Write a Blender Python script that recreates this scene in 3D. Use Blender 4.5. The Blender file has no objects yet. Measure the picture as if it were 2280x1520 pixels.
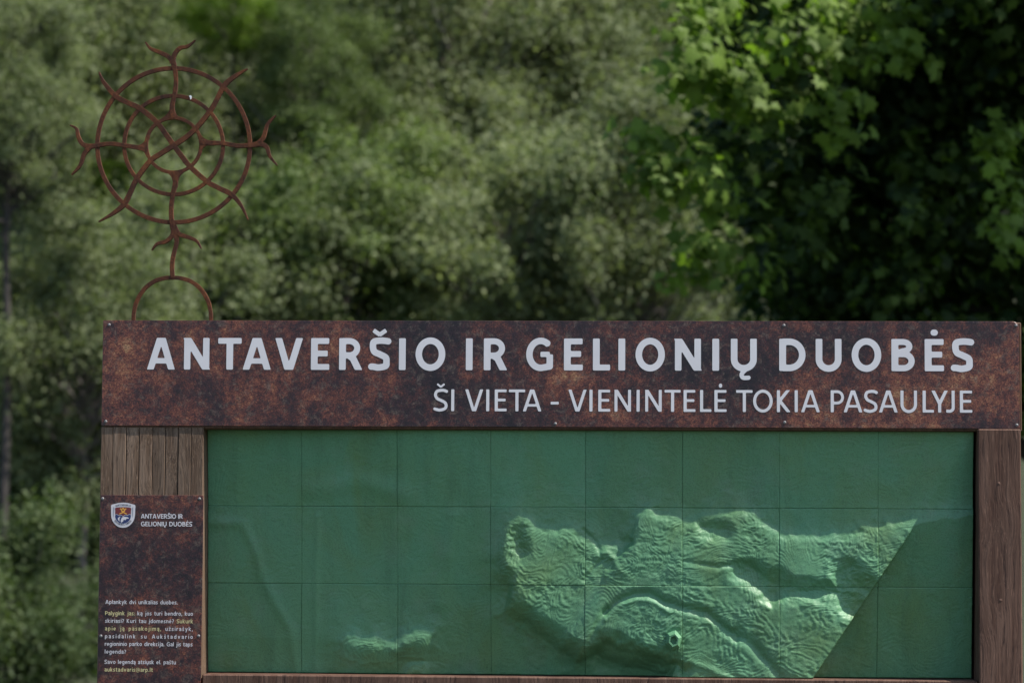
import bpy, math, random
import numpy as np
from mathutils import Matrix, Vector

rng = np.random.default_rng(7)
random.seed(7)
scene = bpy.context.scene
col = scene.collection

# ------------------------------------------------------------------ camera
CAM = np.array([0.28895, -6.9132, 1.6])
YAW, PITCH, ROLL, FPX = 0.0577447, 0.0778889, 0.0061091, 6333.0
_f = np.array([-math.sin(YAW) * math.cos(PITCH), math.cos(YAW) * math.cos(PITCH), math.sin(PITCH)])
_r0 = np.array([math.cos(YAW), math.sin(YAW), 0.0])
_u0 = np.cross(_r0, _f)
_r = _r0 * math.cos(ROLL) + _u0 * math.sin(ROLL)
_u = -_r0 * math.sin(ROLL) + _u0 * math.cos(ROLL)
cd = bpy.data.cameras.new('camera')
cam = bpy.data.objects.new('camera', cd)
col.objects.link(cam)
cam.matrix_world = Matrix(((_r[0], _u[0], -_f[0], CAM[0]), (_r[1], _u[1], -_f[1], CAM[1]),
                           (_r[2], _u[2], -_f[2], CAM[2]), (0, 0, 0, 1)))
cd.sensor_width = 36.0
cd.lens = FPX * 36.0 / 2280.0
cd.clip_start, cd.clip_end = 0.1, 2000.0
cd.dof.use_dof = True
cd.dof.focus_distance = 6.93
cd.dof.aperture_fstop = 4.7
scene.camera = cam

# ------------------------------------------------------------------ light
SUN = Vector((0.662, -0.154, 1.0)).normalized()
elev = math.asin(SUN.z)
world = bpy.data.worlds.new('World')
scene.world = world
world.use_nodes = True
wn = world.node_tree.nodes
sky = wn.new('ShaderNodeTexSky')
sky.sky_type = 'NISHITA'
sky.sun_disc = False
sky.sun_elevation = elev
sky.sun_rotation = math.atan2(SUN.x, SUN.y)
wn['Background'].inputs['Strength'].default_value = 0.128
world.node_tree.links.new(sky.outputs[0], wn['Background'].inputs['Color'])
sl = bpy.data.lights.new('sun', 'SUN')
sl.energy = 5.0
sl.angle = math.radians(0.53)
sl.color = (1.0, 0.95, 0.87)
sun = bpy.data.objects.new('sun', sl)
sun.rotation_euler = SUN.to_track_quat('Z', 'Y').to_euler()
sun.location = (8, -2, 12)
col.objects.link(sun)
scene.view_settings.view_transform = 'Standard'
scene.view_settings.look = 'None'
scene.view_settings.exposure = 0.75
scene.view_settings.gamma = 1.0
scene.cycles.max_bounces = 6
scene.cycles.diffuse_bounces = 3
scene.cycles.glossy_bounces = 2
scene.cycles.transmission_bounces = 4


# ------------------------------------------------------------------ helpers
def ray(px, py):
    return _f + _r * ((px - 1140.0) / FPX) + _u * ((760.0 - py) / FPX)


def P(px, py, y=0.0):
    """photo position -> (x, z) on the plane at depth y of the sign"""
    d = ray(px, py)
    t = (y - CAM[1]) / d[1]
    p = CAM + d * t
    return p[0], p[2]


def at(px, py, d):
    """photo position -> world point d metres from the camera"""
    v = ray(px, py)
    return CAM + v * d


def link(name, mesh, parent=None, mats=()):
    o = bpy.data.objects.new(name, mesh)
    col.objects.link(o)
    for m in mats:
        mesh.materials.append(m)
    if parent is not None:
        o.parent = parent
    return o


def empty(name, loc=(0, 0, 0), parent=None):
    o = bpy.data.objects.new(name, None)
    o.location = loc
    o.empty_display_size = 0.1
    col.objects.link(o)
    if parent is not None:
        o.parent = parent
    return o


def mesh_py(name, v, f, smooth=False):
    m = bpy.data.meshes.new(name)
    m.from_pydata([tuple(map(float, p)) for p in v], [], [list(q) for q in f])
    m.update()
    if smooth:
        m.shade_smooth()
    return m


def mesh_np(name, v, faces, smooth=False):
    """v (n,3), faces (m,k) arrays: fast path"""
    m = bpy.data.meshes.new(name)
    k = faces.shape[1]
    m.vertices.add(len(v))
    m.vertices.foreach_set('co', np.ascontiguousarray(v, dtype=np.float32).ravel())
    m.loops.add(faces.size)
    m.loops.foreach_set('vertex_index', faces.astype(np.int32).ravel())
    m.polygons.add(len(faces))
    m.polygons.foreach_set('loop_start', np.arange(0, faces.size, k, dtype=np.int32))
    m.polygons.foreach_set('loop_total', np.full(len(faces), k, dtype=np.int32))
    m.update(calc_edges=True)
    m.validate()
    if smooth:
        m.shade_smooth()
    return m


def box_data(x0, x1, y0, y1, z0, z1, bev=0.0):
    """box with chamfered edges"""
    if bev <= 0:
        v = [(x, y, z) for x in (x0, x1) for y in (y0, y1) for z in (z0, z1)]
        f = [(0, 1, 3, 2), (4, 6, 7, 5), (0, 4, 5, 1), (2, 3, 7, 6), (0, 2, 6, 4), (1, 5, 7, 3)]
        return v, f
    v, idx = [], {}
    for i, x in enumerate((x0, x1)):
        for j, y in enumerate((y0, y1)):
            for k, z in enumerate((z0, z1)):
                sx, sy, sz = (1, -1)[i], (1, -1)[j], (1, -1)[k]
                for a, q in enumerate(((x, y + sy * bev, z + sz * bev), (x + sx * bev, y, z + sz * bev), (x + sx * bev, y + sy * bev, z))):
                    idx[i, j, k, a] = len(v)
                    v.append(q)
    f = []
    for i in (0, 1):
        q = [idx[i, 0, 0, 0], idx[i, 1, 0, 0], idx[i, 1, 1, 0], idx[i, 0, 1, 0]]
        f.append(q if i else q[::-1])
        q = [idx[0, i, 0, 1], idx[1, i, 0, 1], idx[1, i, 1, 1], idx[0, i, 1, 1]]
        f.append(q[::-1] if i else q)
        q = [idx[0, 0, i, 2], idx[1, 0, i, 2], idx[1, 1, i, 2], idx[0, 1, i, 2]]
        f.append(q if i else q[::-1])
    for a in (0, 1):
        for b in (0, 1):
            f.append((idx[a, b, 0, 0], idx[a, b, 1, 0], idx[a, b, 1, 1], idx[a, b, 0, 1]))
            f.append((idx[a, 0, b, 0], idx[a, 1, b, 0], idx[a, 1, b, 2], idx[a, 0, b, 2]))
            f.append((idx[0, a, b, 1], idx[1, a, b, 1], idx[1, a, b, 2], idx[0, a, b, 2]))
            for c in (0, 1):
                f.append((idx[a, b, c, 0], idx[a, b, c, 1], idx[a, b, c, 2]))
    return v, f


def fix_normals(m):
    import bmesh
    bm = bmesh.new()
    bm.from_mesh(m)
    bmesh.ops.recalc_face_normals(bm, faces=bm.faces)
    bm.to_mesh(m)
    bm.free()


def box(name, x0, x1, y0, y1, z0, z1, mat, parent=None, bev=0.0):
    m = mesh_py(name, *box_data(x0, x1, y0, y1, z0, z1, bev))
    fix_normals(m)
    return link(name, m, parent, [mat])


# ------------------------------------------------------------------ materials
class NT:
    def __init__(self, name):
        self.m = bpy.data.materials.new(name)
        self.m.use_nodes = True
        self.t = self.m.node_tree
        self.b = self.t.nodes['Principled BSDF']

    def n(self, kind, **kw):
        nd = self.t.nodes.new('ShaderNode' + kind)
        for k, v in kw.items():
            if k.startswith('_'):
                setattr(nd, k[1:], v)
            else:
                key = int(k[1:]) if k[0] == 'i' and k[1:].isdigit() else k.replace('__', ' ')
                s = nd.inputs[key]
                if hasattr(v, 'is_output'):
                    self.t.links.new(v, s)
                else:
                    s.default_value = v
        return nd

    def coord(self, scale=(1, 1, 1), rnd=0.0, loc=(0, 0, 0)):
        tc = self.n('TexCoord')
        mp = self.n('Mapping', i3=scale, i1=loc)
        src = tc.outputs['Object']
        if rnd:
            oi = self.n('ObjectInfo')
            mul = self.n('Math', _operation='MULTIPLY', i0=oi.outputs['Random'], i1=rnd)
            add = self.n('VectorMath', _operation='ADD', i0=src, i1=mul.outputs[0])
            src = add.outputs[0]
        self.t.links.new(src, mp.inputs[0])
        return mp.outputs[0]

    def noise(self, vec, scale, detail=4, rough=0.55, dist=0.0):
        return self.n('TexNoise', Vector=vec, Scale=scale, Detail=detail, Roughness=rough, Distortion=dist).outputs[0]

    def ramp(self, fac, stops):
        r = self.n('ValToRGB', i0=fac)
        e = r.color_ramp.elements
        while len(e) < len(stops):
            e.new(0.5)
        for el, (p, c) in zip(e, stops):
            el.position = p
            el.color = (*c, 1.0) if len(c) == 3 else c
        return r.outputs[0]

    def mix(self, fac, a, b, mode='MIX'):
        nd = self.n('Mix', _data_type='RGBA', _blend_type=mode)
        for s, v in ((nd.inputs[0], fac), (nd.inputs[6], a), (nd.inputs[7], b)):
            if hasattr(v, 'is_output'):
                self.t.links.new(v, s)
            else:
                s.default_value = v if not isinstance(v, tuple) or len(v) == 4 else (*v, 1.0)
        return nd.outputs[2]

    def bump(self, h, strength=0.3, dist=0.001):
        bp = self.n('Bump', Height=h, Strength=strength, Distance=dist)
        self.t.links.new(bp.outputs[0], self.b.inputs['Normal'])

    def set(self, **kw):
        for k, v in kw.items():
            s = self.b.inputs[k.replace('__', ' ')]
            if hasattr(v, 'is_output'):
                self.t.links.new(v, s)
            else:
                s.default_value = (*v, 1.0) if isinstance(v, tuple) and len(v) == 3 else v
        return self.m


def flat(name, c, rough=0.5, metal=0.0):
    t = NT(name)
    v = t.coord()
    nz = t.noise(v, 9.0, 5, 0.6)
    c2 = t.mix(t.ramp(nz, [(0.3, (0, 0, 0)), (0.75, (1, 1, 1))]), tuple(x * 0.86 for x in c), c)
    return t.set(Base__Color=c2, Roughness=rough, Metallic=metal)


def rust_print(name, seed, light):
    t = NT(name)
    v = t.coord(loc=(seed, seed * 2.3, seed * 0.7))
    big = t.noise(v, 7.0, 4, 0.6)
    mid = t.noise(v, 38.0, 6, 0.74, 0.4)
    fine = t.noise(v, 190.0, 4, 0.7, 0.8)
    s = t.n('Math', _operation='MULTIPLY', i0=big, i1=1.05).outputs[0]
    s = t.n('Math', _operation='MULTIPLY_ADD', i0=mid, i1=1.15, i2=s).outputs[0]
    s = t.n('Math', _operation='MULTIPLY_ADD', i0=fine, i1=0.85, i2=s).outputs[0]
    s = t.n('Math', _operation='MULTIPLY_ADD', i0=t.noise(v, 1.9, 2, 0.5), i1=0.62, i2=s).outputs[0]
    s = t.n('Math', _operation='SUBTRACT', i0=s, i1=1.265 - light).outputs[0]
    c = t.ramp(s, [(0.20, (0.012, 0.007, 0.012)), (0.38, (0.034, 0.014, 0.019)), (0.50, (0.066, 0.022, 0.021)),
                   (0.62, (0.125, 0.037, 0.028)), (0.77, (0.235, 0.080, 0.045)), (0.94, (0.36, 0.20, 0.10))])
    # grey-beige mould-like speckle of the printed rust picture
    g = t.noise(t.coord(loc=(seed + 3, 1, 5)), 48.0, 6, 0.75, 0.6)
    gm = t.ramp(g, [(0.52, (0, 0, 0)), (0.68, (0.75, 0.75, 0.75))])
    c = t.mix(gm, c, t.mix(big, (0.10, 0.07, 0.065, 1), (0.20, 0.15, 0.11, 1)))
    sp = t.ramp(t.noise(v, 330.0, 2, 0.5), [(0.36, (0.45, 0.45, 0.45)), (0.6, (1.1, 1.1, 1.1))])
    c = t.mix(1.0, c, sp, 'MULTIPLY')
    # thin pale scratches
    w = t.n('TexNoise', Vector=t.coord(scale=(3, 3, 60), loc=(seed, 0, 0)), Scale=2.2, Detail=2.0).outputs[0]
    t.bump(t.noise(v, 400.0, 2), 0.04, 0.0005)
    return t.set(Base__Color=c, Roughness=t.ramp(w, [(0.3, (0.33,) * 3), (0.7, (0.5,) * 3)]), Specular__IOR__Level=0.4)


def wood(name, a, b, dark, rnd, wear=0.4, sc=1.0):
    t = NT(name)
    v = t.coord(scale=(1, 1, 0.045), rnd=rnd)
    warp = t.noise(t.coord(scale=(1, 1, 0.35), rnd=rnd), 9.0, 2, 0.5)
    wv = t.n('VectorMath', _operation='MULTIPLY_ADD', i0=t.n('CombineXYZ', X=warp, Y=warp, Z=0.0).outputs[0], i1=(0.085, 0.085, 0.0), i2=v).outputs[0]
    grain = t.noise(wv, 260.0 * sc, 4, 0.65)
    rings = t.noise(wv, 62.0 * sc, 3, 0.6)
    blot = t.noise(t.coord(scale=(1, 1, 0.3), rnd=rnd), 7.0, 4, 0.6)
    c = t.mix(t.ramp(rings, [(0.36, (0, 0, 0)), (0.62, (1, 1, 1))]), a, b)
    c = t.mix(t.ramp(grain, [(0.30, (1, 1, 1)), (0.46, (0, 0, 0))]), c, dark)
    c = t.mix(t.ramp(blot, [(0.45, (0, 0, 0)), (0.68, (wear,) * 3)]), c, tuple(x * 0.55 for x in a))
    pale = t.ramp(t.noise(wv, 480.0, 2, 0.5), [(0.60, (0, 0, 0)), (0.70, (0.45, 0.45, 0.45))])
    c = t.mix(pale, c, tuple(min(1, x * 1.9) for x in b))
    oi = t.n('ObjectInfo')
    val = t.n('MapRange', Value=oi.outputs['Random'], i3=0.78, i4=1.15).outputs[0]
    c = t.mix(1.0, c, val, 'MULTIPLY')
    h = t.n('Math', _operation='MULTIPLY_ADD', i0=rings, i1=0.6, i2=grain).outputs[0]
    t.bump(h, 0.75, 0.0025)
    return t.set(Base__Color=c, Roughness=0.72, Specular__IOR__Level=0.3)


def make_rust_iron():
    t = NT('rusted_iron')
    v = t.coord()
    n1 = t.noise(v, 22.0, 5, 0.65)
    n2 = t.noise(v, 260.0, 4, 0.7)
    c = t.ramp(n1, [(0.3, (0.036, 0.016, 0.011)), (0.5, (0.096, 0.032, 0.015)), (0.68, (0.175, 0.058, 0.020))])
    c = t.mix(t.ramp(n2, [(0.4, (0.5, 0.5, 0.5)), (0.62, (1.15, 1.15, 1.15))]), (0, 0, 0, 1), c, 'MIX')
    t.bump(n2, 0.5, 0.0012)
    return t.set(Base__Color=c, Roughness=0.85, Specular__IOR__Level=0.25)


def make_green():
    t = NT('green_relief_paint')
    v = t.coord()
    st = t.noise(v, 3.6, 4, 0.6, 0.5)
    st2 = t.noise(t.coord(loc=(4, 7, 1), scale=(1.3, 1, 0.7)), 5.0, 3, 0.55, 0.8)
    fine = t.noise(v, 320.0, 3, 0.6)
    c = t.mix(t.ramp(st, [(0.44, (0, 0, 0)), (0.68, (0.75,) * 3)]), (0.102, 0.238, 0.114, 1), (0.108, 0.188, 0.064, 1))
    c = t.mix(t.ramp(st2, [(0.40, (0, 0, 0)), (0.62, (0.85,) * 3)]), c, (0.095, 0.248, 0.130, 1))
    streak = t.noise(t.coord(scale=(1, 1, 0.12), loc=(2, 0, 3)), 16.0, 5, 0.65, 0.3)
    c = t.mix(t.ramp(streak, [(0.50, (0, 0, 0)), (0.72, (0.5,) * 3)]), c, (0.062, 0.150, 0.072, 1))
    dust = t.noise(t.coord(loc=(9, 2, 5)), 11.0, 6, 0.7)
    c = t.mix(t.ramp(dust, [(0.52, (0, 0, 0)), (0.78, (0.35,) * 3)]), c, (0.17, 0.25, 0.18, 1))
    oi = t.n('ObjectInfo')
    c = t.mix(1.0, c, t.n('MapRange', Value=oi.outputs['Random'], i3=0.93, i4=1.06).outputs[0], 'MULTIPLY')
    c = t.mix(t.ramp(fine, [(0.36, (0.78,) * 3), (0.55, (1.05,) * 3)]), (0, 0, 0, 1), c)
    t.bump(t.noise(v, 420.0, 4, 0.7), 0.5, 0.0012)
    return t.set(Base__Color=c, Roughness=t.ramp(st2, [(0.3, (0.36,) * 3), (0.7, (0.55,) * 3)]), Specular__IOR__Level=0.42)


def leaf_mat(name, c0, c1, trans, tcol, gloss=0.45):
    t = NT(name)
    at_ = t.n('Attribute', _attribute_name='tint')
    c = t.mix(at_.outputs['Fac'], c0, c1)
    nt = t.t
    oi = t.n('ObjectInfo')
    val = t.n('MapRange', Value=oi.outputs['Random'], i3=0.85, i4=1.12).outputs[0]
    c = t.mix(1.0, c, val, 'MULTIPLY')
    t.set(Base__Color=c, Roughness=gloss, Specular__IOR__Level=0.2)
    tr = t.n('BsdfTranslucent', Color=t.mix(1.0, c, tcol, 'MULTIPLY'))
    ms = t.n('MixShader', i0=trans, i1=t.b.outputs[0], i2=tr.outputs[0])
    nt.links.new(ms.outputs[0], nt.nodes['Material Output'].inputs['Surface'])
    return t.m


def bark_mat(name, a, b):
    t = NT(name)
    v = t.coord(scale=(1, 1, 0.25))
    n1 = t.noise(v, 14.0, 5, 0.7)
    c = t.mix(t.ramp(n1, [(0.35, (0, 0, 0)), (0.65, (1, 1, 1))]), a, b)
    t.bump(n1, 0.8, 0.02)
    return t.set(Base__Color=c, Roughness=0.9)


M_HEAD = rust_print('printed_rust_header', 1.7, -0.06)
M_INFO = rust_print('printed_rust_panel', 8.2, -0.075)
M_WHITE = flat('white_print', (0.70, 0.665, 0.68), 0.45)
M_SMALLW = flat('pale_small_print', (0.62, 0.58, 0.60), 0.45)
M_YELLOW = flat('yellow_small_print', (0.60, 0.52, 0.26), 0.45)
M_PLANK = wood('weathered_slat_wood', (0.112, 0.066, 0.040, 1), (0.180, 0.120, 0.083, 1), (0.036, 0.020, 0.012, 1), 37.0)
M_POST = wood('brown_stained_wood', (0.088, 0.040, 0.025, 1), (0.142, 0.078, 0.054, 1), (0.030, 0.013, 0.009, 1), 61.0, 0.5, 0.55)
M_BEAM = wood('dark_beam_wood', (0.075, 0.035, 0.018, 1), (0.12, 0.062, 0.034, 1), (0.03, 0.014, 0.008, 1), 13.0)
M_IRON = make_rust_iron()
M_GREEN = make_green()
M_BLACK = flat('black_backing', (0.012, 0.012, 0.012), 0.8)
M_STEEL = flat('zinc_screw', (0.20, 0.195, 0.195), 0.6, 0.3)
M_EMRED = flat('emblem_red', (0.16, 0.022, 0.024), 0.45)
M_EMBLUE = flat('emblem_blue', (0.016, 0.028, 0.115), 0.45)
M_EMGOLD = flat('emblem_gold', (0.72, 0.34, 0.05), 0.45)
M_EMINK = flat('emblem_ink', (0.05, 0.055, 0.09), 0.5)
M_EMGREY = flat('emblem_grey', (0.30, 0.31, 0.36), 0.5)
M_CHIP = flat('white_bird_dropping', (0.75, 0.74, 0.72), 0.7)


def ground_mat():
    t = NT('grass_ground')
    v = t.coord()
    c = t.mix(t.noise(v, 0.6, 6, 0.65), (0.016, 0.027, 0.009, 1), (0.045, 0.060, 0.020, 1))
    c = t.mix(t.ramp(t.noise(v, 7.0, 5, 0.7), [(0.4, (0, 0, 0)), (0.7, (0.6,) * 3)]), c, (0.035, 0.030, 0.019, 1))
    t.bump(t.noise(v, 18.0, 5, 0.7), 0.8, 0.08)
    return t.set(Base__Color=c, Roughness=0.95)


# ------------------------------------------------------------------ ground
def hill(x, y):
    s = np.clip((y - 17.0) / 42.0, 0, 1)
    return 15.0 * s * s * (3 - 2 * s) + 0.35 * np.sin(x * 0.31 + 1.0) * np.sin(y * 0.23) * np.clip((y - 10) / 10, 0, 1)


_gx = np.concatenate([np.linspace(-400, -40, 12), np.linspace(-36, 36, 60), np.linspace(40, 400, 12)])
_gy = np.concatenate([np.linspace(-400, -40, 12), np.linspace(-36, 80, 90), np.linspace(90, 500, 12)])
_X, _Y = np.meshgrid(_gx, _gy)
_v = np.stack([_X, _Y, hill(_X, _Y)], -1).reshape(-1, 3)
_i = np.arange(len(_gx) * len(_gy)).reshape(len(_gy), len(_gx))
_q = np.stack([_i[:-1, :-1], _i[:-1, 1:], _i[1:, 1:], _i[1:, :-1]], -1).reshape(-1, 4)
g = link('ground', mesh_np('ground', _v, _q, True), None, [ground_mat()])
g['kind'] = 'structure'

# ------------------------------------------------------------------ the sign
HL, HR, HT, HB = -1.12, 1.12, 2.191, 1.9319
sign = empty('information_sign', (0, 0, 0))
sign['label'] = 'timber information board with rust-patterned header, green relief map and iron wheel on top'
sign['category'] = 'sign'

# left post: eight upright slats side by side
XL = [P(205 + q / 5.065, 950, 0.006)[0] for q in (105, 240, 388, 538, 685, 830, 978, 1122, 1262)]
left_post = empty('post', (0.5 * (XL[0] + XL[-1]), 0.05, 0), sign)
left_post['label'] = 'post of eight narrow weathered upright slats behind the small info panel'


def child(o, parent):
    """parent while keeping world coordinates (parents are never rotated)"""
    o.parent = parent
    loc = Vector((0, 0, 0))
    p = parent
    while p is not None:
        loc += Vector(p.location)
        p = p.parent
    o.location = Vector(o.location) - loc
    return o


for k in range(8):
    gap = (0.0005, 0.0009, 0.0014)[k % 3] if k not in (2, 5) else 0.0017
    yo = (0.0034, 0.0030, 0.0038, 0.0033, 0.0036, 0.0041, 0.0031, 0.0034)[k]
    o = box('plank', XL[k] + gap * 0.6, XL[k + 1] - gap * 0.6, yo, 0.138 + 0.0007 * (k % 4), -0.3, 1.9285, M_PLANK, None, 0.0012)
    child(o, left_post)
XPL = XL[-1]
# right post: one broad stained board, a little proud of the header
XR0, XR1 = P(2177, 1100, 0.0)[0], 1.1185
rp = box('post', XR0, XR1, -0.010, 0.14, -0.3, HB - 0.0015, M_POST, sign, 0.003)
rp['label'] = 'single broad brown-stained post at the right end'
for (px, py) in ((2224, 1076), (2228, 1336)):
    x, z = P(px, py, -0.01)
    n = 14
    v = [(x, -0.0112, z)] + [(x + 0.0065 * math.cos(6.2832 * i / n), -0.0104 + 0.0009, z + 0.0065 * math.sin(6.2832 * i / n)) for i in range(n)]
    child(link('wood_plug', mesh_py('wood_plug', v, [(0, 1 + i, 1 + (i + 1) % n) for i in range(n)]), None, [M_POST]), rp)

# header: timber beam with a printed board screwed on
box('beam', HL + 0.004, HR + 0.003, 0.0035, 0.145, P(1300, 957.5, 0.0035)[1], HT - 0.002, M_BEAM, sign, 0.003)


def rounded_plate(name, x0, x1, z0, z1, y0, y1, radii, mat, parent):
    pts = []
    for (cx, cz, r, a0) in ((x0, z0, radii[0], 180), (x1, z0, radii[1], 270), (x1, z1, radii[2], 0), (x0, z1, radii[3], 90)):
        ox, oz = (r if cx == x0 else -r), (r if cz == z0 else -r)
        for i in range(6):
            a = math.radians(a0 + 90 * i / 5)
            pts.append((cx + ox + r * math.cos(a), cz + oz + r * math.sin(a)))
    n = len(pts)
    c = 0.0006
    cxm, czm = (x0 + x1) / 2, (z0 + z1) / 2
    ins = [(p[0] - c * np.sign(p[0] - cxm), p[1] - c * np.sign(p[1] - czm)) for p in pts]
    v = [(p[0], y0, p[1]) for p in ins] + [(p[0], y0 + c, p[1]) for p in pts] + [(p[0], y1, p[1]) for p in pts]
    f = [tuple(range(n)), tuple(range(3 * n - 1, 2 * n - 1, -1))]
    for r in range(2):
        for i in range(n):
            j = (i + 1) % n
            f.append((r * n + i, (r + 1) * n + i, (r + 1) * n + j, r * n + j))
    m = mesh_py(name, v, f)
    fix_normals(m)
    return link(name, m, parent, [mat])


header = rounded_plate('header_board', HL, HR - 0.003, HB, HT, 0.0, 0.003, (0.001, 0.002, 0.016, 0.001), M_HEAD, sign)
header['label'] = 'long board printed with mottled rust, carrying two lines of pale capital letters'

# info panel on the left post
ix0, ix1 = P(221, 1300, 0.002)[0], P(450.5, 1300, 0.002)[0]
iz1, iz0 = P(330, 1102, 0.002)[1], P(330, 1600, 0.002)[1]
info = rounded_plate('info_panel', ix0, ix1, iz0, iz1, -0.0004, 0.0028, (0.001,) * 4, M_INFO, sign)
info['label'] = 'small upright rust-patterned text panel with shield emblem'

# bottom rail
rz1 = P(1300, 1507, 0.004)[1]
box('rail', XPL + 0.004, XR0 - 0.0015, 0.006, 0.14, rz1 - 0.11, rz1, M_POST, sign, 0.003)


# screws
def screw_mesh():
    n = 12
    prof = [(0.0, -0.0017), (0.0020, -0.0016), (0.0034, -0.0009), (0.0038, 0.0)]
    v, f = [(0, prof[0][1] + 0.0007, 0)], []
    # recessed centre
    rings = [(0.0011, -0.0014), (0.0014, -0.0020)] + prof[1:]
    for (r, y) in rings:
        for i in range(n):
            v.append((r * math.cos(6.2832 * i / n), y, r * math.sin(6.2832 * i / n)))
    for i in range(n):
        f.append((0, 1 + (i + 1) % n, 1 + i))
        for k in range(len(rings) - 1):
            a, b = 1 + k * n, 1 + (k + 1) * n
            f.append((a + i, a + (i + 1) % n, b + (i + 1) % n, b + i))
    m = mesh_py('screw', v, f, True)
    fix_normals(m)
    m.materials.append(M_STEEL)
    return m


SCREW = screw_mesh()
for par, y, pts in ((header, -0.0001, ((243, 723), (235.5, 938), (1236.5, 943), (1747, 940), (2264, 946), (2262, 724.5), (1745.5, 724.5))),
                    (info, -0.0005, ((228.5, 1109.5), (444, 1110), (224.5, 1415), (442, 1415)))):
    for (px, py) in pts:
        x, z = P(px, py, y)
        o = bpy.data.objects.new('screw', SCREW)
        o.location = (x, y, z)
        o.rotation_euler = (0, random.random() * 3, 0)
        col.objects.link(o)
        o.parent = par


# ------------------------------------------------------------------ lettering
def seg_box(X, Y, a, b, w, r, cap0, cap1):
    """rounded-corner box around segment a-b, extended by cap amounts"""
    a, b = np.array(a, float), np.array(b, float)
    d = b - a
    L = np.hypot(*d) + 1e-9
    d /= L
    a2, b2 = a - d * cap0, b + d * cap1
    c = (a2 + b2) / 2
    hl = np.hypot(*(b2 - a2)) / 2
    lx = (X - c[0]) * d[0] + (Y - c[1]) * d[1]
    ly = -(X - c[0]) * d[1] + (Y - c[1]) * d[0]
    r = min(r, w / 2 * 0.98, hl * 0.98)
    qx, qy = np.abs(lx) - hl + r, np.abs(ly) - w / 2 + r
    return np.hypot(np.maximum(qx, 0), np.maximum(qy, 0)) + np.minimum(np.maximum(qx, qy), 0) - r


def arc(cx, cy, rx, ry, a0, a1, n=18):
    return [(cx + rx * math.cos(math.radians(a0 + (a1 - a0) * i / n)), cy + ry * math.sin(math.radians(a0 + (a1 - a0) * i / n))) for i in range(n + 1)]


def spline(pts, n=7):
    out = []
    p = [pts[0]] + list(pts) + [pts[-1]]
    for i in range(1, len(p) - 2):
        for k in range(n):
            t = k / n
            out.append(tuple(0.5 * ((2 * p[i][j]) + (-p[i - 1][j] + p[i + 1][j]) * t + (2 * p[i - 1][j] - 5 * p[i][j] + 4 * p[i + 1][j] - p[i + 2][j]) * t * t
                                    + (-p[i - 1][j] + 3 * p[i][j] - 3 * p[i + 1][j] + p[i + 2][j]) * t ** 3) for j in (0, 1)))
    out.append(tuple(pts[-1]))
    return out


XH = 0.735
DIAC = {'Š': ('S', 'v'), 'Ų': ('U', 'o'), 'Ė': ('E', '.'), 'š': ('s', 'v'), 'ž': ('z', 'v'), 'ė': ('e', '.'), 'ą': ('a', 'o'), 'į': ('i', 'o'), 'ų': ('u', 'o')}
WID = {'A': .90, 'P': .70, 'K': .74, 'S': .66, 'G': .90, 'N': .86, 'T': .72, 'V': .86, 'E': .62, 'R': .76, 'I': .2, 'O': .98, 'L': .58, 'U': .84, 'D': .86, 'B': .76, 'Y': .76, 'J': .36,
       'a': .58, 'p': .64, 'l': .2, 'n': .62, 'k': .62, 'y': .66, 'd': .64, 'v': .66, 'i': .22, 'u': .62, 's': .50, 'o': .66, 'b': .64, 'e': .62, 'j': .30, 'r': .42, 'g': .64, 't': .44,
       'm': 1.0, 'c': .52, 'z': .52, '.': .2, ',': .2, ':': .2, '?': .50, '@': 1.05, '-': .38}


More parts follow.
